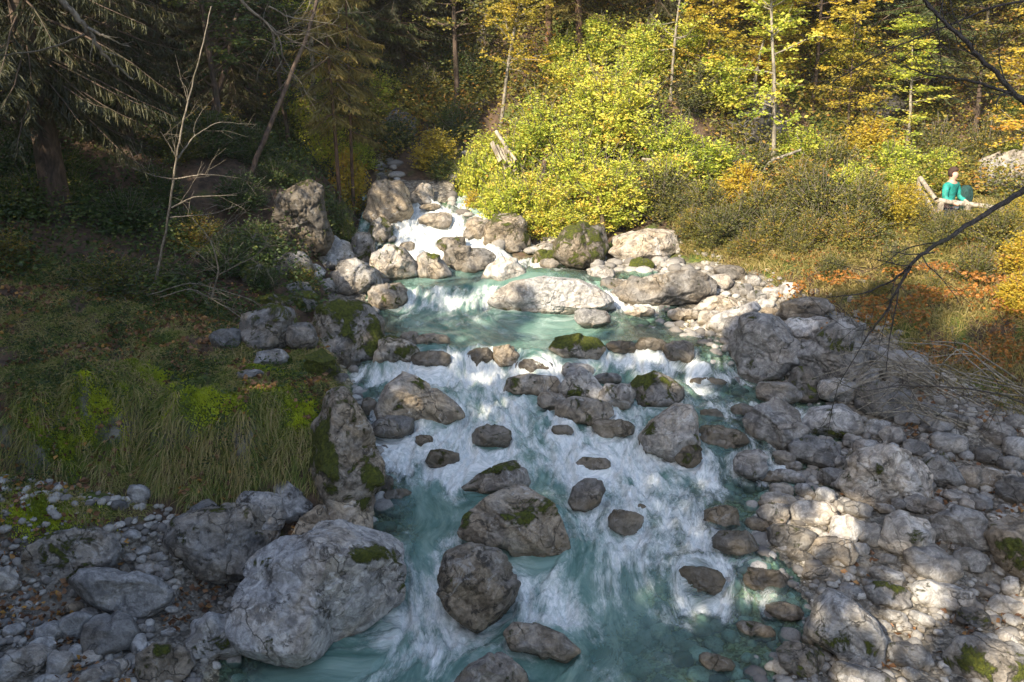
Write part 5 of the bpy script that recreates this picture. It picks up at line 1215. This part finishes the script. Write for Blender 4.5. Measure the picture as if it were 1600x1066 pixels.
br = [b0, px_path([(277, 250, 13.5), (300, 215, 13.7), (340, 190, 14.0), (400, 195, 14.4)], .014, .004), px_path([(268, 325, 13.3), (300, 308, 13.4), (370, 305, 13.6)], .013, .004),
      px_path([(272, 280, 13.4), (320, 272, 13.4), (370, 278, 13.7)], .011, .004), px_path([(275, 245, 13.5), (262, 222, 13.4), (250, 205, 13.3)], .01, .003), px_path([(266, 340, 13.3), (330, 335, 13.0), (390, 315, 13.0)], .01, .003), px_path([(270, 280, 13.4), (240, 275, 13.6), (205, 262, 13.8)], .008, .003)]
V, F = tubes(twiggy(rt, br, 2, (3, 2), (.7, .3), up=.15), 5)
tag(link('bare_sapling', mesh_np('bare_sapling', V, F, TWIG)), 'pale leafless sapling standing on the left bank', 'sapling')
br = [px_path([(330, 470, 12.9), (342, 420, 12.9), (330, 375, 13), (300, 340, 13.3)], .016, .005), px_path([(340, 430, 12.9), (400, 400, 12.6), (430, 370, 12.6)], .012, .004), px_path([(250, 465, 12.6), (300, 450, 12.4), (370, 490, 12.2), (440, 560, 12)], .011, .004), px_path([(230, 462, 12.7), (300, 440, 12.6), (400, 470, 12.4), (450, 530, 12.3)], .009, .003)]
V, F = tubes(twiggy(rt, br, 2, (9, 4), (.8, .35), up=0.0, grav=-.3), 4)
tag(link('dead_brush', mesh_np('dead_brush', V, F, TWIG)), 'arching grey dead twigs over the mossy rocks of the left bank', 'brush')
# overhanging limbs, top left
br = [px_path([(60, -60, 7.0), (95, -2, 7.0), (128, 35, 7.0), (145, 62, 7.05), (165, 92, 7.1), (208, 124, 7.2)], .030, .008), px_path([(138, 44, 7.0), (165, 58, 6.9), (205, 74, 6.8)], .013, .004), px_path([(140, 52, 7.05), (100, 68, 7.2), (60, 80, 7.3), (0, 87, 7.4), (-60, 80, 7.5)], .009, .004)]
V, F = tubes(twiggy(rt, br, 1, (2, 1), (.3, .2)), 6)
tag(link('bare_branch', mesh_np('bare_branch', V, F, TWIG)), 'pale forked bare branch hanging in at the top left', 'branch')
br = [px_path([(340, -50, 8.5), (380, 5, 8.5), (415, 35, 8.6), (450, 62, 8.8), (500, 85, 9)], .018, .005), px_path([(415, 35, 8.6), (438, 62, 8.6), (442, 95, 8.6), (425, 118, 8.6)], .010, .003), px_path([(420, 10, 8.5), (450, 27, 8.6), (520, 38, 8.8)], .009, .003)]
V, F = tubes(twiggy(rt, br, 2, (6, 3), (.7, .3)), 5)
tag(link('bare_branch', mesh_np('bare_branch', V, F, TWIG)), 'grey twiggy branch reaching down in front of the left trees at the top', 'branch')
# bare tree on the right bank, trunk just out of the picture
rt = np.random.RandomState(8)
root = empty('bare_tree', (5.6, 7.4, T(5.6, 7.4)), 'dark leafless tree whose limbs reach in from the right edge', 'tree')
tb = np.array([5.6, 7.4, T(5.6, 7.4)-.3])
tr = np.array([tb, [5.5, 7.3, 3], [5.3, 7.2, 4.6], [5.35, 7.1, 6.0], [5.2, 7.0, 8.0]])
def limb(pts, r0, r1, start, n1=5, n2=3):
    P, R = px_path(pts, r0, r1)
    P = np.concatenate([np.linspace(start, P[0], 5)[:-1], P]); R = np.concatenate([np.full(4, r0*1.15), R])
    return (P, R)
limbs = [limb([(1660, 255, 6.6), (1600, 300, 6.6), (1540, 335, 6.6), (1480, 372, 6.6), (1438, 400, 6.6), (1412, 432, 6.6), (1378, 495, 6.6), (1348, 538, 6.6)], .026, .006, tr[2]),
         limb([(1640, 190, 6.5), (1600, 161, 6.5), (1550, 110, 6.5), (1500, 55, 6.5), (1450, 8, 6.6), (1420, -30, 6.6)], .022, .010, tr[3]),
         limb([(1640, 165, 6.8), (1580, 146, 6.8), (1509, 124, 6.9), (1450, 118, 7), (1415, 104, 7)], .015, .005, tr[3]),
         limb([(1640, -5, 7.0), (1550, 11, 7.2), (1460, 49, 7.4), (1392, 75, 7.5), (1330, 110, 7.6), (1288, 137, 7.6)], .011, .003, tr[4]),
         limb([(1640, 640, 6.8), (1600, 630, 6.8), (1560, 615, 6.8), (1500, 606, 6.8), (1405, 602, 6.9)], .012, .004, tr[1])]
subs = [px_path([(1436, 402, 6.6), (1395, 440, 6.7), (1350, 458, 6.8), (1290, 465, 6.9)], .011, .003), px_path([(1405, 445, 6.6), (1400, 480, 6.6), (1388, 540, 6.6), (1385, 580, 6.6)], .007, .003),
        px_path([(1460, 395, 6.6), (1420, 398, 6.5), (1385, 392, 6.4)], .006, .003), px_path([(1462, 20, 6.6), (1468, 60, 6.6), (1470, 110, 6.7)], .006, .003), px_path([(1310, 600, 6.9), (1300, 640, 6.9), (1290, 690, 6.9)], .004, .002), px_path([(1405, 602, 6.9), (1350, 612, 6.9), (1310, 600, 6.9), (1335, 560, 6.8), (1348, 538, 6.6)], .004, .003)]
V, F = tubes([(wander(rt, tb, (-.02, -.03, 1), 8.6, 10, .05), np.linspace(.16, .09, 11))], 10)
link('trunk', mesh_np('trunk', V, F, TWIG_D)).parent = root
for lb in limbs:
    V, F = tubes(twiggy(rt, [lb], 2, (9, 4), (.55, .28), up=.1, bend=.5), 5)
    link('limb', mesh_np('limb', V, F, TWIG_D)).parent = root
for sb in subs:
    V, F = tubes(twiggy(rt, [sb], 1, (3, 2), (.25, .2), up=0), 5); link('twig', mesh_np('twig', V, F, TWIG_D)).parent = root
for ch in root.children: ch.matrix_parent_inverse = Matrix.Translation(-root.location)
# pale tangle of twigs on the right bank
br = []
for k in range(40):
    a = (rt.uniform(1440, 1640), rt.uniform(590, 680), rt.uniform(10.6, 12.2))
    b = (a[0]-rt.uniform(40, 110), a[1]-rt.uniform(10, 60), a[2]+rt.uniform(-.4, .4)); c = (b[0]-rt.uniform(30, 110), b[1]+rt.uniform(-10, 55), b[2]+rt.uniform(-.4, .4))
    br.append(px_path([a, b, c], .013, .005))
V, F = tubes(twiggy(rt, br, 2, (4, 3), (.5, .25), up=0.0, bend=.7), 4)
tag(link('dead_brush', mesh_np('dead_brush', V, F, BARK_P)), 'pale tangle of leafless twigs lying over the dark stones of the right bank', 'brush')

# ------------------------------------------------------------------ small growth nobody could count
def blades(P, D, L, w, rs, tint, name, label, mat, droop=.6):
    n = len(P); D = D/np.linalg.norm(D, axis=1)[:, None]
    s = np.cross(D, rs.normal(size=(n, 3))); s /= np.linalg.norm(s, axis=1)[:, None]
    L = L[:, None]; w = w[:, None]
    m = P+D*L*.5; m[:, 2] -= (droop*.12*L[:, 0]); e = P+D*L*.92; e[:, 2] -= droop*.5*L[:, 0]
    V = np.stack([P-s*w*.5, P+s*w*.5, m+s*w*.4, m-s*w*.4, e], 1).reshape(-1, 3)
    i = np.arange(n)[:, None]*5
    Q = i+np.array([[0, 1, 2, 3]]); Tt = i+np.array([[3, 2, 4]])
    o = link(name, mesh_np(name, V, [Q, Tt], mat, {'tint': np.repeat(tint, 5)}, smooth=False))
    return tag(o, label, 'grass', kind='stuff')
rg = np.random.RandomState(17)
def clump_pts(n, x0, x1, y0, y1, per=22, spread=.07):
    k = n//per
    cx = rg.uniform(x0, x1, k); cy = rg.uniform(y0, y1, k)
    x = np.repeat(cx, per)+rg.normal(size=k*per)*spread; y = np.repeat(cy, per)+rg.normal(size=k*per)*spread
    ct = np.repeat(rg.beta(2, 2, k), per)
    return x, y, ct
x, y, ct = clump_pts(150000, -7.8, -2.0, 8.95, 13.6, per=30, spread=.07)
mdist = np.full(len(x), 9.0)
for p_, c_, d_ in mossy: mdist = np.minimum(mdist, ((x-p_[0])/c_)**2+((y-p_[1])/d_)**2)
dl = XL(y)-x; z = terrain(x, y)
ok = (dl > .22) & (n2(x, y, 1.4, 3, 33) > -.55) & (mdist > .5) & (z > 1.0+.25*n2(x, y, 3.0, 2, 1)); x, y, ct, z = x[ok], y[ok], ct[ok], z[ok]
n = len(x)
slope = np.clip((terrain(x, y+.15)-terrain(x, y-.15))/.3, 0, 2.5); sx_ = np.clip((terrain(x-.12, y)-terrain(x+.12, y))/.24, -1, 2.5)
ca = np.repeat(rg.uniform(-1, 1, (len(ct)//1+1)), 1)[:n]
tuft = perlin(np.stack([x*2.3, y*2.3, z*0], 1))
D = rg.normal(size=(n, 3))*.62; D[:, 2] = np.abs(D[:, 2])*(1-.5*np.clip(slope, 0, 1))+.55-.55*np.clip(slope, 0, 1.6); D[:, 1] -= .25+.7*slope; D[:, 0] += .5*sx_+.8*tuft
blades(np.stack([x, y, z], 1), D, rg.uniform(.06, .17, n)*(1+.35*np.clip(slope, 0, 1))*(.6+.8*ct), rg.uniform(.005, .010, n), rg, np.clip(ct*1.0+.25*tuft+rg.uniform(-.1, .3, n), 0, 1), 'grass', 'tufted grass growing over the ledge of the left bank and hanging from its rim', GRASS, 1.4)
k = []
for p_, c_, d_ in mossy:
    m_ = 5200; a_ = rg.normal(size=(m_, 2))*.55
    k.append(np.stack([p_[0]+a_[:, 0]*c_, p_[1]+a_[:, 1]*d_], 1))
k = np.concatenate(k); k = k[(XL(k[:, 1])-k[:, 0] > .2)]
z = terrain(k[:, 0], k[:, 1])+.05*np.clip(n2(k[:, 0], k[:, 1], 5, 2, 3), -.2, 1)
D = rg.normal(size=(len(k), 3))*.6; D[:, 2] = 1
blades(np.stack([k[:, 0], k[:, 1], z], 1), D, rg.uniform(.02, .06, len(k)), rg.uniform(.010, .018, len(k)), rg, np.clip(.6+.5*n2(k[:, 0], k[:, 1], 3, 2, 9)+rg.uniform(-.2, .2, len(k)), 0, 1), 'moss', 'bright moss cushions on the ledge of the left bank', MOSS, .3)
x, y, ct = clump_pts(110000, 3.5, 12.5, 11.5, 20.5, per=24, spread=.08)
xg_ = np.interp(y, XGY, XGX)
ok = (x > xg_+rg.uniform(-.1, .3, len(x))) & (n2(x, y, .9, 3, 44) > -1.3); x, y, ct = x[ok], y[ok], ct[ok]
z = terrain(x, y); n = len(x)
D = rg.normal(size=(n, 3))*.6; D[:, 2] = np.abs(D[:, 2])+.7; D[:, 0] -= .3; D[:, 1] -= .3
blades(np.stack([x, y, z], 1), D, rg.uniform(.14, .48, n), rg.uniform(.008, .014, n), rg, np.clip(ct*.7+rg.uniform(0, .4, n), 0, 1), 'grass', 'sun bleached grass on the slope below the walkway', GRASS_DRY, 1.0)
def litter(n, x0, x1, y0, y1, cond, size, mat, name, label, tint=(0, 1), lift=.015):
    x = rg.uniform(x0, x1, n); y = rg.uniform(y0, y1, n); ok = cond(x, y); x, y = x[ok], y[ok]
    z = terrain(x, y)+lift+rg.uniform(0, .03, len(x))
    V, F = leaves(np.stack([x, y, z], 1), size, rg, aspect=.75, flat=.25)
    o = link(name, mesh_np(name, V, F, mat, {'tint': np.repeat(rg.uniform(tint[0], tint[1], len(x)), 4)}, smooth=False))
    return tag(o, label, 'leaves', kind='stuff')
litter(15000, -9, -2, 6.8, 14, lambda x, y: (XL(y)-x > .5) & (n2(x, y, 1.1, 3, 3) > -.05), .07, LITTER, 'fallen_leaves', 'brown fallen leaves on the left bank', lift=.035)
litter(7000, 2.5, 10, 7.0, 13.5, lambda x, y: (x-XR(y) > .6) & (n2(x, y, 1.5, 3, 8) > .12), .075, LITTER, 'fallen_leaves', 'dry fallen leaves between the stones of the right bank', (.3, 1))
litter(7000, 4.5, 12, 12.5, 18, lambda x, y: (n2(x, y, .9, 3, 28) > .12) & (x-XR(y) > 1.5), .05, ORANGE, 'fallen_leaves', 'orange leaves lying in the grass of the right bank', (.0, 1), lift=.10)
litter(9000, 5.0, 9.5, 12.6, 15.8, lambda x, y: (n2(x, y, 1.6, 3, 29) > .05) & (x > np.interp(y, [12.5, 14, 15.5], [6.7, 5.7, 5.0])), .06, ORANGE, 'fallen_leaves', 'rusty orange leaves on low twigs at the edge of the grassy bank', (.2, 1), lift=.26)
def carpet(n, x0, x1, y0, y1, cond, size, mat, label, hgt=.35, per=16, spread=.14):
    k = n//per; cx = rg.uniform(x0, x1, k); cy = rg.uniform(y0, y1, k)
    ok = cond(cx, cy); cx, cy = cx[ok], cy[ok]; k = len(cx)
    cz = terrain(cx, cy)+rg.uniform(0, hgt, k)
    P = np.repeat(np.stack([cx, cy, cz], 1), per, 0)+rg.normal(size=(k*per, 3))*[spread, spread, spread*.7]
    V, F = leaves(P, size, rg); ti = np.clip(np.repeat(rg.beta(2, 2, k), per)*.8+rg.uniform(0, .3, k*per), 0, 1)
    o = link('ground_cover', mesh_np('ground_cover', V, F, mat, {'tint': np.repeat(ti, 4)}, smooth=False))
    return tag(o, label, 'ground cover', kind='stuff')
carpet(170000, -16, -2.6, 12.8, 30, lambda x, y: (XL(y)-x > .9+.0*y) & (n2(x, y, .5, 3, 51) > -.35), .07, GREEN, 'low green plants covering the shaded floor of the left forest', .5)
carpet(42000, -8, -2.2, 9.05, 13.2, lambda x, y: (XL(y)-x > .4) & (terrain(x, y) > 1.2) & (n2(x, y, 1.6, 3, 57) > .0), .04, GREEN, 'small leafy plants on the mossy ledge', .10, 14, .07)
carpet(280000, -6, 19, 20.2, 34, lambda x, y: ((x-XR(y) > .6) | (y > 22)) & (n2(x, y, .5, 3, 61) > -.5), .095, OLIVE, 'low yellowing growth covering the right slope', .8, 16, .2)
carpet(30000, 3.0, 14, 16.5, 21.5, lambda x, y: (n2(x, y, .7, 3, 66) > -.1) & (x > np.interp(y, [16, 17.5, 19], [5.2, 4.2, 2.0])), .07, OLIVE, 'brown green growth at the foot of the right slope', .25)

# loose gravel too fine to count
def gravel_mesh(n, x0, x1, y0, y1, cond, lo, hi, name, label):
    V0, F0 = ico(1 if hi < .02 else 2)
    x = rg.uniform(x0, x1, n); y = rg.uniform(y0, y1, n); ok = cond(x, y); x, y = x[ok], y[ok]; n = len(x)
    s = lo+(hi-lo)*rg.uniform(0, 1, n)**2.2
    sc = np.stack([s*rg.uniform(.8, 1.5, n), s*rg.uniform(.8, 1.3, n), s*rg.uniform(.5, .9, n)], 1)
    a = rg.uniform(0, 6.28, n); ca, sa = np.cos(a), np.sin(a)
    jit = 1+rg.normal(size=(n, len(V0)))*.09
    L = V0[None]*sc[:, None]*jit[..., None]
    W = np.stack([L[..., 0]*ca[:, None]-L[..., 1]*sa[:, None]+x[:, None], L[..., 0]*sa[:, None]+L[..., 1]*ca[:, None]+y[:, None], L[..., 2]+(terrain(x, y)+s*.25)[:, None]], -1)
    F = (F0[None]+(np.arange(n)*len(V0))[:, None, None]).reshape(-1, 3)
    o = link(name, mesh_np(name, W.reshape(-1, 3), F, M_PEB, {'tint': np.repeat(rg.uniform(0, 1, n), len(V0))}, smooth=True))
    return tag(o, label, 'gravel', kind='stuff')
t_ = NT('pebble')
tcv = t_.n('NewGeometry').outputs['Position']
cc = t_.ramp(t_.attr('tint'), [(0.0, (0.12, 0.11, 0.10)), (.45, (0.28, 0.265, 0.24)), (.8, (0.34, 0.325, 0.29)), (1.0, (0.48, 0.46, 0.42))])
cc = t_.mix(t_.map(t_.noise(tcv, 30, 5, .7), .45, .7, 0, .6), cc, (.09, .08, .07))
M_PEB = t_.done(t_.n('BsdfPrincipled', {'Base Color': cc, 'Roughness': .85, 'Normal': t_.bump(t_.noise(tcv, 50, 4), .5, .01)}))
gravel_mesh(3400, -6.5, -2.2, 6.9, 9.4, lambda x, y: (XL(y)-x > -.1) & (n2(x, y, 1.0, 2, 2) > -.35), .008, .06, 'gravel', 'fine grey gravel of the left bank')
gravel_mesh(10000, 2.0, 9.0, 6.9, 18, lambda x, y: (x-XR(y) > -.5) & (x < np.interp(y, XGY, XGX)+.3) & (n2(x, y, .9, 2, 12) > -.3), .012, .075, 'gravel', 'fine pale gravel of the right bank')
gravel_mesh(5000, -3.5, 4.0, 7.0, 17.5, lambda x, y: (x > XL(y)) & (x < XR(y)), .03, .12, 'gravel', 'stones on the stream bed under the water')
gravel_mesh(1500, -3.6, 3.5, 16.5, 22.5, lambda x, y: ((x-XR(y) > -.1) & (x-XR(y) < 2.5)) | ((XL(y)-x > -.1) & (XL(y)-x < 1.0)), .04, .16, 'gravel', 'rubble along the far rapids')

# ------------------------------------------------------------------ walkway, railings, hiker
def beam(p, q, w, h=None, round_=False):
    p, q = np.array(p, float), np.array(q, float)
    if round_:
        return tubes([(np.linspace(p, q, 6)+np.random.RandomState(4).normal(size=(6, 3))*.004, np.linspace(w, w*.9, 6))], 10)
    h = h or w; d = (q-p)/np.linalg.norm(q-p)
    up = np.array([0, 0, 1.0]) if abs(d[2]) < .9 else np.array([0, 1.0, 0])
    s = np.cross(d, up); s /= np.linalg.norm(s); u = np.cross(s, d)
    V = np.array([c+a*s*w/2+b*u*h/2 for c in (p, q) for a, b in ((-1, -1), (1, -1), (1, 1), (-1, 1))])
    F = np.array([[0, 1, 5, 4], [1, 2, 6, 5], [2, 3, 7, 6], [3, 0, 4, 7], [3, 2, 1, 0], [4, 5, 6, 7]])
    return V, F
def part(name, vf, mat, root, smooth=False):
    o = link(name, mesh_np(name, vf[0], vf[1], mat, smooth=smooth), root)
    o.matrix_parent_inverse = Matrix.Translation(-root.location)
    if not smooth:
        b = o.modifiers.new('edge', 'BEVEL'); b.width = .008; b.segments = 2
    return o
YR = 18.6
A = on_dist(1466, 313, YR); B = on_dist(1625, 334, YR-.5)
zg = T(A[0], A[1])
deckz = A[2]-1.0
rt_ = empty('wooden_railing', (float(A[0]), float(A[1]), float(deckz)), 'weathered wooden handrail with posts along the walkway at the right edge', 'railing')
part('handrail', beam(A, B, .055, round_=True), WOOD, rt_, True)
for f in (.03, .30, .72, 1.0):
    p = A+(B-A)*f; part('post', beam((p[0], p[1], T(p[0], p[1])-.2), (p[0], p[1], p[2]-.03), .10), WOOD, rt_)
for f0, f1, dz in ((.02, .30, -.42), (.30, .72, -.40), (.72, 1.0, -.42), (.30, .72, -.68)):
    p = A+(B-A)*f0; q = A+(B-A)*f1; part('rail_board', beam(p+[0.05, -.07, dz], q+[-.05, -.07, dz], .035, .15), WOOD, rt_)
S0 = on_dist(1438, 278, YR+1.0)
st = empty('stair_railing', (float(S0[0]), float(S0[1]), T(S0[0], S0[1])), 'sloping wooden rail coming down to the left end of the handrail', 'railing')
part('handrail', beam(S0, A+[-.03, .04, 0.0], .05, round_=True), WOOD, st, True)
part('rail_board', beam(on_dist(1442, 302, YR+.8), on_dist(1463, 338, YR+.1), .035, .12), WOOD, st)
part('rail_board', beam(on_dist(1443, 345, YR+.5), on_dist(1463, 372, YR+.1), .035, .12), WOOD, st)
part('post', beam((S0[0], S0[1], T(S0[0], S0[1])-.2), S0, .09), WOOD, st)
D0, D1 = A+[-.2, .15, 0], B+[.4, .15, 0]
wk = empty('walkway', (float(D0[0]), float(D0[1]), float(deckz)), 'plank walkway behind the handrail where the hiker stands', 'walkway')
for k in range(26):
    f = (k+.5)/26; c = D0+(D1-D0)*f
    V_, F_ = beam((c[0], c[1], deckz+(c[2]-A[2])-.03), (c[0]+.02, c[1]+1.25, deckz+(c[2]-A[2])-.03), .115, .05)
    part('plank', (V_, F_), WOOD, wk)
part('joist', beam((D0[0], D0[1]+.12, deckz-.14), (D1[0], D1[1]+.12, deckz-.14+(D1[2]-D0[2])), .10, .14), WOOD, wk)
# other bits of railing showing through the leaves
def small_rail(name, label, a, b, r, posts, boards=()):
    P, Q = on_dist(*a), on_dist(*b); o = empty(name, (float(P[0]), float(P[1]), T(P[0], P[1])), label, 'railing')
    part('handrail', beam(P, Q, r, round_=True), WOOD, o, True)
    for f in posts:
        p = P+(Q-P)*f; part('post', beam((p[0], p[1], min(T(p[0], p[1]), p[2]-.3)-.2), p-[0, 0, .02], .09), WOOD, o)
    for dz in boards: part('rail_board', beam(P+[0, -.06, dz], Q+[0, -.06, dz], .035, .10), WOOD, o)
small_rail('wooden_railing', 'short horizontal rail showing between leaves above the bush mass', (1003, 248, 21.0), (1088, 255, 21.0), .03, (.1, .9))
small_rail('wooden_railing', 'lower rail half hidden in the drooping yellow bush', (846, 287, 20.2), (908, 292, 20.2), .03, (.1, .9))
stz = empty('wooden_steps', tuple(float(v) for v in on_dist(780, 260, 20.6)), 'sunlit white slatted stair end at the left of the bush mass', 'steps')
for k in range(4):
    part('stair_board', beam(on_dist(768+k*7, 232+k*5-10, 20.6), on_dist(782+k*8, 262+k*5-10, 20.4), .03, .12), WOOD, stz)
part('handrail', beam(on_dist(775, 205, 20.8), on_dist(806, 252, 20.3), .045, round_=True), WOOD, stz, True)
part('post', beam(on_dist(790, 230, 20.5), (on_dist(790, 230, 20.5)[0], 20.5, T(on_dist(790, 230, 20.5)[0], 20.5)-.2), .08), WOOD, stz)
sg = empty('wooden_steps', tuple(float(v) for v in on_dist(625, 190, 27.0)), 'grey plank steps in the shade at the back of the gorge', 'steps')
for k in range(4): part('stair_board', beam(on_dist(603, 152+k*9, 27.0), on_dist(642, 176+k*9, 26.6), .05, .16), WOOD, sg)
for q in ((606, 160), (640, 182)):
    p = on_dist(q[0], q[1], 26.8); part('post', beam((p[0], p[1], T(p[0], p[1])-.3), p, .1), WOOD, sg)

# hiker leaning on the rail
def skin_body(name, nodes, edges, mat, root, sub=2):
    me = bpy.data.meshes.new(name); me.from_pydata([n[0] for n in nodes], edges, []); me.materials.append(mat)
    o = link(name, me, root)
    sk = o.modifiers.new('skin', 'SKIN'); sk.use_smooth_shade = True
    for i, n in enumerate(nodes):
        v = me.skin_vertices[0].data[i]; v.radius = n[1]; v.use_root = (i == 0)
    ss = o.modifiers.new('sub', 'SUBSURF'); ss.levels = sub; ss.render_levels = sub
    return o
hp = A+(B-A)*.17
skin = plain_mat('skin', (.55, .32, .24), .6, 30, .1); jack = plain_mat('teal_jacket', (.012, .24, .20), .7, 12, .35); trou = plain_mat('dark_trousers', (.05, .06, .08), .85); hair = plain_mat('brown_hair', (.045, .022, .014), .8); pack = plain_mat('pack_cloth', (.012, .05, .045), .9)
per = empty('person', (float(hp[0]), float(hp[1]+.32), float(deckz)-.12), 'hiker in a teal jacket standing behind the handrail', 'person', rz=math.radians(35))
N = [((0, 0, .95), (.15, .11)), ((0, 0, 1.12), (.14, .10)), ((0, -.02, 1.32), (.17, .11)), ((0, -.03, 1.43), (.12, .08)), ((0, -.03, 1.50), (.055, .055)), ((0, -.05, 1.60), (.085, .10)), ((0, -.05, 1.70), (.07, .08)),
     ((.10, 0, .90), (.09, .09)), ((.11, -.02, .50), (.065, .065)), ((.11, .03, .10), (.045, .05)), ((.12, -.10, .04), (.04, .035)),
     ((-.10, 0, .90), (.09, .09)), ((-.11, -.02, .50), (.065, .065)), ((-.11, .03, .10), (.045, .05)), ((-.12, -.10, .04), (.04, .035)),
     ((.20, -.02, 1.40), (.06, .06)), ((.27, -.08, 1.15), (.045, .045)), ((.20, -.30, 1.06), (.035, .035)), ((.18, -.36, 1.05), (.04, .02)),
     ((-.20, -.02, 1.40), (.06, .06)), ((-.27, -.08, 1.15), (.045, .045)), ((-.20, -.30, 1.06), (.035, .035)), ((-.18, -.36, 1.05), (.04, .02))]
E = [(0, 1), (1, 2), (2, 3), (3, 4), (4, 5), (5, 6), (0, 7), (7, 8), (8, 9), (9, 10), (0, 11), (11, 12), (12, 13), (13, 14), (3, 15), (15, 16), (16, 17), (17, 18), (3, 19), (19, 20), (20, 21), (21, 22)]
skin_body('body', N, E, skin, per)
JN = [((0, 0, .90), (.175, .135)), ((0, 0, 1.12), (.165, .125)), ((0, -.02, 1.32), (.19, .13)), ((0, -.03, 1.42), (.13, .10)), ((0, -.03, 1.49), (.07, .07)),
      ((.20, -.02, 1.40), (.08, .08)), ((.275, -.08, 1.15), (.062, .062)), ((.21, -.27, 1.065), (.048, .048)), ((-.20, -.02, 1.40), (.08, .08)), ((-.275, -.08, 1.15), (.062, .062)), ((-.21, -.27, 1.065), (.048, .048))]
skin_body('jacket', JN, [(0, 1), (1, 2), (2, 3), (3, 4), (3, 5), (5, 6), (6, 7), (3, 8), (8, 9), (9, 10)], jack, per)
TN = [((0, 0, .94), (.16, .125)), ((.10, 0, .86), (.105, .105)), ((.11, -.02, .50), (.08, .08)), ((.11, .03, .12), (.065, .07)), ((-.10, 0, .86), (.105, .105)), ((-.11, -.02, .50), (.08, .08)), ((-.11, .03, .12), (.065, .07))]
skin_body('trousers', TN, [(0, 1), (1, 2), (2, 3), (0, 4), (4, 5), (5, 6)], trou, per)
V, F = ico(4)
Hh = V*np.array([.098, .115, .12])+[0, -.03, 1.665]; Hh = Hh+V*(fbm(V*6, 3)*.012)[:, None]
m_ = ~((V[:, 1] < -.35) & (V[:, 2] < .45)); Hh[~m_] = (V*np.array([.07, .07, .08])+[0, -.02, 1.65])[~m_]
link('hair', mesh_np('hair', Hh, F, hair), per)
V, F = ico(4); Pk = np.sign(V)*np.abs(V)**.7*np.array([.15, .11, .26]); Pk = Pk+V*(fbm(V*3, 2)*.02)[:, None]
bp = link('backpack', mesh_np('backpack', Pk, F, pack)); bp.location = (per.location.x+.40, per.location.y+.10, deckz+1.0)
bp.rotation_euler = (0, 0, .4)
tag(bp, 'dark green backpack right beside the hiker in teal', 'backpack')
hm = NT('haze_air')
hv = hm.n('VolumePrincipled'); hv.inputs['Color'].default_value = (1, .95, .85, 1); hv.inputs['Density'].default_value = .0011; hv.inputs['Anisotropy'].default_value = .3
hm.t.links.new(hv.outputs[0], hm.out.inputs[1])
Vh = np.array([[x, y, z] for z in (-14, 62) for x, y in ((-80, -34), (80, -34), (80, 100), (-80, 100))], float)
ho = link('haze', mesh_np('haze', Vh, np.array([[3, 2, 1, 0], [4, 5, 6, 7], [0, 1, 5, 4], [1, 2, 6, 5], [2, 3, 7, 6], [3, 0, 4, 7]]), hm.m, smooth=False))
tag(ho, 'thin bright autumn haze filling the gorge', 'haze', kind='stuff')
